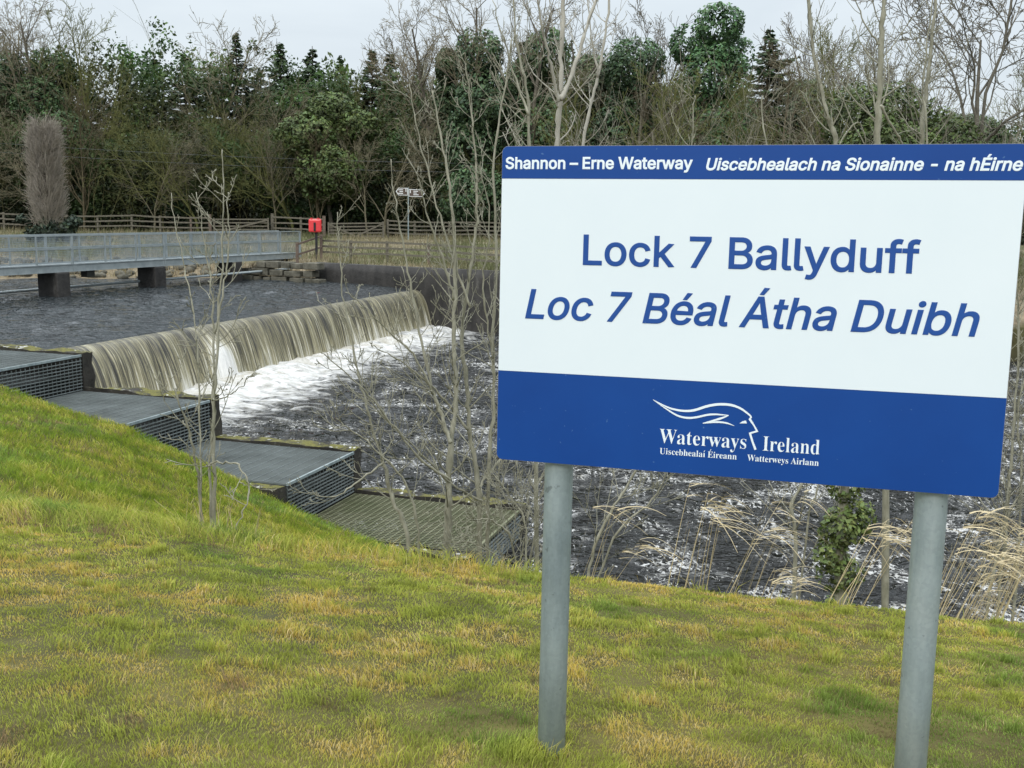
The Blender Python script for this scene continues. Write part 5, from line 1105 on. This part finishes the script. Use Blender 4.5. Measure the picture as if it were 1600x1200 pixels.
# ------------------------------------------------------------------ near saplings on the bank
def sapling(name, label, stems, seed, Yd, col=(0.30, 0.275, 0.18), twigs=1.0, group=None, tl=0.55, cat='tree', rmin=0.0026):
    """stems: list of ([(u, v), ...], width_px_base, width_px_top, depth offset); twigs shoot from them"""
    rng = random.Random(seed); rs = np.random.RandomState(seed)
    u0, v0 = stems[0][0][0]; b_ = at(u0, v0, Yd); gx, gy = b_[0], Yd
    root = empty(name, gp(gx, gy), label, cat, group); o0 = np.array(root.location)
    for si, (pts, w0, w1, dy) in enumerate(stems):
        P = [at(u, v, Yd+dy*(j/(len(pts)-1))) for j, (u, v) in enumerate(pts)]
        if si == 0 or pts[0][1] > 815:
            P[0] = np.array([P[0][0], P[0][1], float(gz(P[0][0], P[0][1]))-0.08])
        Q = catmull(P, 7); n = len(Q)
        Q = [q+rs.normal(size=3)*0.006 for q in Q]
        rad = np.linspace(w0*0.88, w1*0.7, n)/2*Yd/1600
        tb = MB(); tb.tube([q-o0 for q in Q], list(rad*(1+0.12*rs.normal(size=n))), 7)
        Ls = sum(np.linalg.norm(Q[i+1]-Q[i]) for i in range(n-1)); nt_ = int(Ls*9.5*twigs); out = []
        for k in range(nt_):
            t = 0.12+0.88*rng.random(); i = min(int(t*(n-1)), n-2); s = Q[i]+(Q[i+1]-Q[i])*rng.random(); d = Q[i+1]-Q[i]; d /= np.linalg.norm(d)
            ax = rs.normal(size=3); ax -= d*(ax@d); ax /= np.linalg.norm(ax); nd = d*0.55+ax*0.8; nd /= np.linalg.norm(nd)
            branch(out, rng, s-o0, nd, tl*(0.35+0.9*rng.random())*(1.2-0.7*t), max(rad[i]*0.33, rmin), 1, PS, 3)
        for (a_, b__, ra, rb, l_) in out:
            d = b__-a_; L_ = np.linalg.norm(d)+1e-9; d = d/L_; x_ = np.cross(d, (0.3, 0.2, 0.93)); x_ /= np.linalg.norm(x_)+1e-9; y_ = np.cross(d, x_); e__ = b__+d*rb*0.4
            bb_ = len(tb.v)
            for (c0, rr_) in ((a_, ra), (e__, rb)):
                for j in range(4):
                    t_ = j*math.pi/2; tb.v.append(tuple(c0+rr_*(math.cos(t_)*x_+math.sin(t_)*y_)))
            tb.f += [(bb_+j, bb_+(j+1) % 4, bb_+4+(j+1) % 4, bb_+4+j) for j in range(4)]
        st = tb.build('stem', M['stem'], root, smooth=True)
    return root
PS = dict(n=[6, 6, 4, 2], wob=[0.08, 0.12, 0.16, 0.2], up=[0.05, 0.13, 0.1, 0.05], kids=[5, 3, 2], t0=[0.2, 0.25, 0.3], ang=[0.6, 0.65, 0.7], len=[0.5, 0.42, 0.35], rr=0.6, tip=0.4, rmin=0.0028)
M['stem'] = m_noise('lichen_bark', (0.15, 0.145, 0.10), (0.33, 0.32, 0.25), 14, 0.85, 0.35, 0.004, 0, (1, 1, 0.4), 0.2, (0.38, 0.37, 0.28))
M['palebark'] = m_noise('pale_bark', (0.27, 0.255, 0.21), (0.45, 0.43, 0.37), 8, 0.85, 0.3, 0.004, 0, (1, 1, 0.4), 0.2)
M['twig2'] = m_col('sapling_twigs', (1, 1, 1), 0.8, rnd=0.05)
sapling('bare_sapling', 'bare sapling with one straight stem in front of the fish pass, standing alone', [
 ([(333, 826), (333, 730), (334, 629), (340, 520), (346, 430), (350, 330), (347, 234)], 8, 2, 0.3),
 ([(318, 828), (312, 764), (300, 695), (285, 640), (262, 585)], 6, 2, -0.3),
 ([(333, 626), (352, 620), (372, 610), (390, 587)], 3, 1.5, -0.2),
 ([(326, 830), (330, 740), (334, 600), (333, 480), (322, 400), (308, 299)], 6, 2, 0.5),
 ([(315, 820), (313, 700), (308, 560), (300, 470), (284, 400), (266, 302)], 4.5, 2, 0.6),
 ([(322, 728), (345, 722), (372, 728), (388, 755), (384, 790), (366, 828)], 4, 2.5, -0.4),
 ([(336, 520), (352, 440), (357, 370), (357, 300)], 4, 2, 0.1)], 101, 7.6, twigs=0.5, tl=0.42)
sapling('bare_sapling', 'bent bare sapling with a crooked pale foot, leftmost of those left of the sign', [
 ([(640, 872), (637, 840), (612, 777), (600, 722), (583, 675), (568, 615), (551, 540), (533, 430), (527, 330)], 9, 2, 0.4),
 ([(600, 722), (560, 752), (520, 776), (480, 770)], 4, 2, -0.4), ([(598, 712), (612, 690), (616, 655)], 3, 1.5, 0),
 ([(660, 868), (646, 790), (607, 722), (560, 680), (526, 654)], 5, 2, -0.3)], 102, 9.0, twigs=0.75, tl=0.5)
sapling('bare_sapling', 'thickest bare sapling of the group left of the sign, forking above the river', [
 ([(695, 880), (701, 800), (704, 700), (712, 630), (709, 540), (711, 420), (706, 320), (690, 220), (676, 140)], 14, 3, 0.5),
 ([(704, 692), (690, 650), (674, 605), (658, 530), (640, 440), (620, 330), (610, 250)], 8, 2, 0.3),
 ([(676, 615), (650, 560), (610, 520), (570, 480), (540, 455)], 4, 2, -0.3),
 ([(710, 470), (690, 400), (668, 340), (655, 280)], 5, 2, -0.2),
 ([(706, 750), (660, 720), (610, 660), (560, 600), (500, 550)], 5, 2, -0.8)], 103, 9.3, twigs=0.8, tl=0.55)
sapling('bare_sapling', 'twin-stemmed bare sapling nearest the left edge of the sign', [
 ([(752, 886), (748, 770), (735, 680), (730, 600), (722, 520), (738, 400), (746, 300), (738, 190), (728, 100)], 11, 3, 0.4),
 ([(762, 886), (762, 760), (771, 640), (770, 520), (776, 400), (771, 250), (790, 130), (800, 60)], 8, 3, 0.4),
 ([(730, 672), (700, 630), (670, 600), (620, 560), (580, 540)], 5, 2, -0.5),
 ([(748, 760), (780, 720), (800, 690), (830, 620)], 5, 2, 0.6),
 ([(734, 480), (700, 380), (672, 280), (650, 190), (640, 120)], 5, 1.6, 0.3),
 ([(757, 784), (706, 756), (640, 690), (590, 640), (550, 560)], 4.5, 2, -0.9),
 ([(770, 560), (755, 450), (765, 350), (750, 260)], 4, 2, -0.3)], 104, 9.6, twigs=0.8, tl=0.55)
sapling('bare_shrub', 'low tangle of arching bare twigs between saplings and left sign post', [
 ([(812, 900), (800, 850), (770, 815), (735, 810)], 5, 2, -0.3), ([(820, 900), (822, 830), (800, 780), (770, 740)], 5, 2, 0.2),
 ([(800, 905), (830, 860), (840, 800), (835, 760)], 5, 2, 0.3), ([(806, 900), (780, 880), (740, 850), (700, 846)], 4, 2, 0)], 105, 9.2, twigs=2.6, tl=0.5, cat='shrub')
# tall trees rising behind the sign
pal = dict(seed=0)
def tall(label, stems, seed, Yd, name='bare_tree', pale=False, twigs=0.35, tl=0.9, grp='young bare trees on the river bank behind the sign'):
    r_ = sapling(name, label, stems, seed, Yd, twigs=twigs, tl=tl, rmin=0.0035, group=grp)
    if pale:
        for c_ in list(r_.children):
            if c_.name.startswith('stem'): c_.data.materials[0] = M['palebark']
    return r_
tall('pale-barked bare tree forking into three above the left part of the sign', [
 ([(862, 905), (864, 700), (866, 500), (867, 300), (870, 226), (875, 155), (878, 60), (884, -60), (886, -160)], 17, 6, 0.4),
 ([(876, 155), (893, 120), (910, 60), (938, -20), (960, -110)], 9, 4, 0.5), ([(873, 160), (858, 90), (845, 30), (832, -60)], 6, 3, -0.4)], 111, 10.5, pale=True)
tall('slender bare tree leaning right, just right of the pale forked tree', [
 ([(874, 905), (876, 720), (885, 500), (903, 300), (917, 190), (934, 120), (950, 20), (958, -90)], 10, 4, 0.5), ([(934, 120), (925, 60), (915, -20)], 4, 2, 0)], 112, 11.5, pale=True)
tall('slender bare tree with a yellowish stem over the left top corner of the sign', [
 ([(840, 900), (836, 600), (829, 300), (824, 150), (806, 60), (800, -60)], 9, 3, 0.5), ([(826, 180), (800, 110), (770, 0)], 5, 2, 0.3)], 113, 10.0)
tall('tall bare tree with a straight olive stem above the word na on the sign', [
 ([(1318, 925), (1316, 600), (1308, 260), (1290, 170), (1272, 90), (1262, -20), (1255, -120)], 11, 5, 0.5), ([(1308, 230), (1340, 190), (1350, 226), (1290, 100)], 3, 2, 0.2)], 114, 12.0)
tall('tall bare tree with a straight ringed stem above the word Sionainne on the sign', [
 ([(1392, 930), (1385, 600), (1372, 260), (1374, 140), (1378, 40), (1388, -60), (1392, -160)], 14, 7, 0.5), ([(1376, 165), (1400, 210), (1416, 240)], 5, 4, 0.2), ([(1375, 70), (1352, 40), (1335, -10)], 4, 2, 0)], 115, 11.0)
tall('tall bare tree with two thin stems crossing, above the last words of the sign', [
 ([(1470, 930), (1455, 600), (1440, 260), (1446, 150), (1458, 50), (1466, -60)], 11, 5, 0.5), ([(1450, 930), (1445, 560), (1450, 230), (1442, 130), (1462, -20)], 6, 3, 0.2)], 116, 11.5)
tall('bare stem standing in the reeds under the middle of the sign', [
 ([(1240, 930), (1243, 860), (1238, 790), (1262, 720), (1270, 500), (1200, 240), (1190, 150)], 9, 2.5, 0.4), ([(1243, 860), (1262, 820), (1275, 770), (1300, 690)], 5, 3, 0.2)], 117, 11.0)
tall('bare stem under the sign just right of the left post, sloping over the water', [
 ([(905, 915), (925, 870), (950, 810), (990, 740), (1040, 640), (1070, 400), (1080, 230), (1085, 150)], 7, 2.5, 0.5), ([(900, 905), (960, 840), (1020, 780), (1050, 720)], 5, 2.5, 0)], 118, 9.5, twigs=0.8, tl=0.7)
tall('bare shrub stems reaching up past the right edge of the sign', [
 ([(1560, 960), (1572, 820), (1580, 700), (1592, 560), (1588, 400), (1600, 250)], 7, 2, 0.4), ([(1530, 955), (1560, 860), (1600, 760), (1660, 680)], 6, 2, 0), ([(1585, 960), (1596, 780), (1590, 640), (1620, 540)], 6, 2, 0.3)], 119, 9.5, twigs=1.2, tl=0.7)

# ivy-covered stump between the posts
rs = np.random.RandomState(7)
b0 = gp(atx(1352, 10.2), 10.2); st = empty('ivy_clad_stump', b0, 'ivy-covered stump standing in the reeds under the sign, left of its right post', 'stump')
tb = MB(); hz_ = float(at(1352, 740, 10.2)[2])-b0[2]
tb.tube([(0, 0, -0.2), (0.03, 0, hz_*0.4), (-0.02, 0, hz_*0.8), (0.05, 0.05, hz_*1.25)], [0.08, 0.07, 0.05, 0.03], 8); tb.build('trunk', M['stem'], st, smooth=True)
leaf_cloud('ivy', [(0, 0, hz_*f) for f in (0.15, 0.35, 0.55, 0.75, 0.95)]+[(-0.12, -.05, hz_*0.62), (0.14, 0, hz_*0.8)], [(0.17, 0.17, 0.22), (0.2, .2, .2), (0.24, .22, .22), (0.26, .24, .22), (0.2, .2, .2), (.2, .18, .2), (.2, .18, .2)], 3800, 0.026, M['leaf'], st, (0.11, 0.15, 0.045), rs, hole=0.3)

# ------------------------------------------------------------------ reeds
def reed_clump(label, roots, seed, Yd, nplume, plume=True):
    rs = np.random.RandomState(seed); u0 = sum(r_[0] for r_ in roots)/len(roots); b_ = gp(atx(u0, Yd), Yd)
    root = empty('reed_clump', b_, label, 'reeds', 'dry reed clumps on the edge of the bank'); V = []; Fc = []; C = []; V2 = []; F2 = []; C2 = []
    def strip(P, w, V, Fc, C, col):
        n = len(P); b0 = len(V); side = rs.normal(size=3); side[2] *= 0.3; side /= np.linalg.norm(side)
        for i, q in enumerate(P):
            ww = w*(1-0.75*i/(n-1)); V.append(q-side*ww); V.append(q+side*ww); C.append(col); C.append(col)
        for i in range(n-1): Fc.append((b0+2*i, b0+2*i+1, b0+2*i+3, b0+2*i+2))
    for (u, v, lean, top) in roots:
        for k in range(nplume):
            uu = u+rs.normal()*12; yy = Yd+rs.normal()*0.25; x0 = atx(uu, yy); p0 = np.array([x0, yy, float(gz(x0, yy))])
            tipz = at(uu, top+abs(rs.normal())*38, yy)[2]; h = max(0.35, tipz-p0[2]); ln = lean*(0.7+0.6*rs.rand())*h
            P = [p0+np.array([ln*t**1.3, rs.normal()*0.005, h*t]) for t in np.linspace(0, 1, 9)]
            col = np.array([0.46, 0.38, 0.22])*(0.7+0.5*rs.rand())
            strip([q-b_ for q in P], 0.0052, V, Fc, C, col)
            if plume and rs.rand() < 0.75:         # drooping plume
                tip = P[-1]; d = P[-1]-P[-3]; d /= np.linalg.norm(d)
                for j in range(5):
                    q = tip-d*0.14*rs.rand(); dd = np.array([0.9*np.sign(lean+.01)+rs.normal()*0.2, rs.normal()*0.3, 0.25+rs.normal()*0.2]); L_ = 0.2+0.2*rs.rand()
                    PP = [q+dd*L_*t+np.array([0, 0, -(0.25+0.4*dd[1]**2)*t*t*L_*2.0]) for t in np.linspace(0, 1, 6)]
                    strip([a-b_ for a in PP], 0.0066, V2, F2, C2, np.array([0.58, 0.49, 0.31])*(0.75+0.4*rs.rand()))
        for k in range(nplume*(5 if plume else 1)):        # dead leaves low down
            uu = u+rs.normal()*26; yy = Yd+rs.normal()*0.3; x0 = atx(uu, yy); p0 = np.array([x0, yy, float(gz(x0, yy))]); h = 0.2+0.55*rs.rand(); ln = rs.normal()*0.35
            P = [p0+np.array([ln*t*h*2, rs.normal()*0.01, h*(t-0.55*t**3)]) for t in np.linspace(0, 1, 6)]
            strip([q-b_ for q in P], 0.0045, V, Fc, C, np.array([0.42, 0.34, 0.2])*(0.5+0.7*rs.rand()))
    mesh_np('stems', V, [np.array(Fc)], M['dry'], root, cols=np.array(C))
    if V2: mesh_np('plumes', V2, [np.array(F2)], M['dry'], root, cols=np.array(C2))
    return root
reed_clump('thin dry reed clump just right of the left post of the sign', [(905, 915, .25, 770), (945, 920, .45, 830)], 1, 8.2, 4)
reed_clump('dry reed clump with upright golden stems under the emblem of the sign', [(1075, 930, .15, 745), (1110, 935, .1, 755)], 2, 8.3, 6)
reed_clump('dry reed clump with long golden plumes blown right, under the middle of the sign', [(1135, 935, .35, 760), (1180, 940, .3, 800), (1215, 945, .25, 880)], 3, 8.0, 6)
reed_clump('dry reed clump leaning right in front of the ivy-covered stump', [(1300, 960, .45, 790), (1345, 965, .4, 800)], 4, 7.8, 6)
reed_clump('dense dry reed clump right of the right post of the sign', [(1490, 970, .35, 790), (1530, 975, .35, 810), (1555, 975, .3, 840)], 5, 7.8, 15)
reed_clump('dry reed clump at the right edge of the photo', [(1590, 975, .3, 790), (1640, 980, .3, 850)], 6, 7.7, 13)
reed_clump('thin dry weeds round the foot of the lone straight sapling', [(290, 822, .1, 770), (345, 830, -.1, 775), (385, 835, .2, 790)], 8, 7.4, 5, False)

# ------------------------------------------------------------------ grass
def grass(name, x, y, h, w, label, seed, tip=0.55, hb=0.0, fit=None):
    rs = np.random.RandomState(seed); n = len(x)
    z = gz(x, y)
    a = rs.rand(n)*6.283; lean = (0.25+0.75*rs.rand(n))*h*tip
    # wind and lie of the sward drift slowly over the lawn
    la = a*1.0+3.0*fbm(x*2.7, y*2.7, 90, 2)
    dx, dy = np.cos(la)*lean, np.sin(la)*lean
    sx_, sy_ = np.cos(a+1.57)*w/2, np.sin(a+1.57)*w/2
    p = np.stack([x, y, z-0.004], 1)
    side = np.stack([sx_, sy_, np.zeros(n)], 1)
    mid = p+np.stack([dx*0.35, dy*0.35, h*0.55], 1); top = p+np.stack([dx, dy, h*(0.95-0.3*rs.rand(n))], 1)
    V = np.stack([p-side, p+side, mid+side*0.8, mid-side*0.8, top], 1).reshape(-1, 3)
    i = np.arange(n)*5
    Fq = np.stack([i, i+1, i+2, i+3], 1); Ft = np.stack([i+3, i+2, i+4], 1)
    big = fbm(x*0.55, y*0.55, 91, 3); med = fbm(x*2.4+5, y*2.4, 92, 3); sm = fbm(x*8, y*8, 93, 2); r_ = rs.rand(n)
    moss = sst(0.47, 0.66, 0.2*big+0.4*med+0.4*sm+0.15*(r_-0.5)); straw = sst(0.68, 0.86, 0.35*sm+0.22*med+0.5*r_)
    lush = sst(0.46, 0.30, 0.5*big+0.5*med)
    gcol = np.array([0.44, 0.49, 0.085]); mcol = np.array([0.56, 0.38, 0.09]); scol = np.array([0.62, 0.53, 0.32]); lcol = np.array([0.20, 0.33, 0.065])
    c = gcol[None]*np.ones((n, 1))
    if fit is not None: c = c*(1-fit[:, None])+np.array([0.25, 0.35, 0.03])*fit[:, None]; moss = moss*(1-0.5*fit); straw = straw*(1-0.6*fit)
    c = c+(lcol-c)*lush[:, None]*0.8; c = c+(mcol-c)*moss[:, None]*0.85; c = c+(scol-c)*straw[:, None]*0.75
    soil = sst(0.66, 0.74, 0.55*fbm(x*1.7, y*1.7, 94, 3)+0.45*fbm(x*7, y*7, 89, 2)+0.12*(r_-0.5)); c = c+(np.array([0.27, 0.185, 0.11])-c)*soil[:, None]*0.9
    c = c*(0.7+0.6*rs.rand(n, 1))*(0.62+0.76*sm[:, None])*(0.75+0.5*med[:, None])
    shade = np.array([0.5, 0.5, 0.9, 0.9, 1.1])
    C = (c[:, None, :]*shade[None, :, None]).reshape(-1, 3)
    o = mesh_np(name, V, [Fq, Ft], M['grass'], cols=np.clip(C, 0.003, 1))
    return tag(o, label, 'grass', kind='stuff')
rs = np.random.RandomState(2)
def sample(n, y0, y1, wid, pw=1.0):
    y = y0+(y1-y0)*rs.rand(n)**pw; x = (rs.rand(n)*2-1)*(y*0.56+wid); return x, y
x, y = sample(640000, 1.7, 7.2, 2.0, 1.35)
h = (0.010+0.011*rs.rand(len(x)))*(0.5+1.2*fbm(x*4, y*4, 95, 3)); tall_ = rs.rand(len(x)) < 0.02; h = np.where(tall_, h*1.9, h)
nc = 900; cx = []; cy = []
ty, = (1.8+5.2*rs.rand(nc)**1.2,); tx = (rs.rand(nc)*2-1)*(ty*0.56+0.9); m_ = rs.randint(15, 60, nc)
tx = np.repeat(tx, m_); ty = np.repeat(ty, m_); nt2 = len(tx)
for (px_, py_) in ((0.02, 2.60), (0.06, 2.58), (1.04, 2.33)):
    tx = np.concatenate([tx, px_+rs.normal(size=420)*0.05]); ty = np.concatenate([ty, py_+rs.normal(size=420)*0.05])
nt2 = len(tx)
x = np.concatenate([x, tx+rs.normal(size=nt2)*0.022]); y = np.concatenate([y, ty+rs.normal(size=nt2)*0.022]); h = np.concatenate([h, 0.035+0.035*rs.rand(nt2)])
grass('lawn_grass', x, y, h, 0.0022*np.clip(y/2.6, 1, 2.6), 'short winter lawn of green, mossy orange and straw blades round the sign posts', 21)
# long tufts on brow and slope
x, y = sample(330000, 6.4, 17.6, 2.5, 1.25)
k = (y < yedge(x)+0.05) & ((x < 0.5) | (y < 9.8)); x, y = x[k], y[k]
tuft = fbm(x*1.6, y*1.6, 96, 3); h = (0.05+0.06*rs.rand(len(x)))*(0.5+1.3*tuft)
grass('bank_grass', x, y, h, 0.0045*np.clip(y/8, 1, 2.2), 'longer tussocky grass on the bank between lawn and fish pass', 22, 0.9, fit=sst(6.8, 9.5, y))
# straw-coloured fringe along the brow
n = 26000; x = rs.uniform(-5.5, 6.5, n); y = 6.3+rs.normal(size=n)*0.35+np.where(x > 0.3, 0.5, 0.0)
grass('brow_grass', x, y, 0.05+0.10*rs.rand(n), np.full(n, 0.004), 'ragged pale grass fringe along the brow of the lawn', 23, 0.8)
# rough grass of the far bank
n = 42000; x = rs.uniform(-42, 30, n); y = yfar(x)+0.2+rs.rand(n)**1.4*26; k = y < 74; x, y = x[k], y[k]
n = len(x); z = gz(x, y); h = (0.2+0.35*rs.rand(n))*(0.4+1.1*fbm(x*0.7, y*0.7, 97, 3)); a = rs.rand(n)*6.283
p = np.stack([x, y, z-0.03], 1); s_ = np.stack([np.cos(a), np.sin(a)*0.4, 0*a], 1)*0.02
V = np.stack([p-s_, p+s_, p+np.stack([rs.normal(size=n)*0.12, rs.normal(size=n)*0.12, h], 1)], 1).reshape(-1, 3); i = np.arange(n)*3
fm = sst(0.38, 0.6, fbm(x*0.3, y*0.5, 31)); near_ = sst(5, 1, y-yfar(x))
c = np.array([0.26, 0.22, 0.135])[None]*(1-fm[:, None])+np.array([0.115, 0.125, 0.055])[None]*fm[:, None]
c = c+(np.array([0.38, 0.30, 0.18])-c)*near_[:, None]*0.6*(x < -12)[:, None]
c = c*(0.6+0.7*rs.rand(n, 1))
o = mesh_np('rough_grass', V, [np.stack([i, i+1, i+2], 1)], M['dry'], cols=np.repeat(c, 3, 0)); tag(o, 'rough tan and green grass covering the far bank up to the fences', 'grass', kind='stuff')
# boulders of the left far bank, seen through the bridge railings
rs = np.random.RandomState(14); V = []; Fc = []
for j in range(260):
    x = rs.uniform(-34, -14); y = float(yfar(x))+0.1+rs.rand()*2.6; s = 0.08+0.2*rs.rand(); c0 = np.array([x, y, float(gz(x, y))+s*0.2])
    ico = [(0, 0, 1), (.89, 0, .45), (.28, .85, .45), (-.72, .53, .45), (-.72, -.53, .45), (.28, -.85, .45), (.72, .53, -.45), (-.28, .85, -.45), (-.89, 0, -.45), (-.28, -.85, -.45), (.72, -.53, -.45), (0, 0, -1)]
    tri = [(0, 1, 2), (0, 2, 3), (0, 3, 4), (0, 4, 5), (0, 5, 1), (1, 6, 2), (2, 7, 3), (3, 8, 4), (4, 9, 5), (5, 10, 1), (6, 7, 2), (7, 8, 3), (8, 9, 4), (9, 10, 5), (10, 6, 1), (11, 7, 6), (11, 8, 7), (11, 9, 8), (11, 10, 9), (11, 6, 10)]
    b0_ = len(V)
    for q in ico: V.append(c0+np.array(q)*s*(0.8+0.4*rs.rand(3))*np.array([1.2, 1, 0.7]))
    Fc += [(a+b0_, b+b0_, c_+b0_) for a, b, c_ in tri]
o = mesh_np('bank_stones', np.array(V), [np.array(Fc)], M['stone']); tag(o, 'loose grey stones pitching the far bank behind the footbridge', 'stones', kind='stuff')
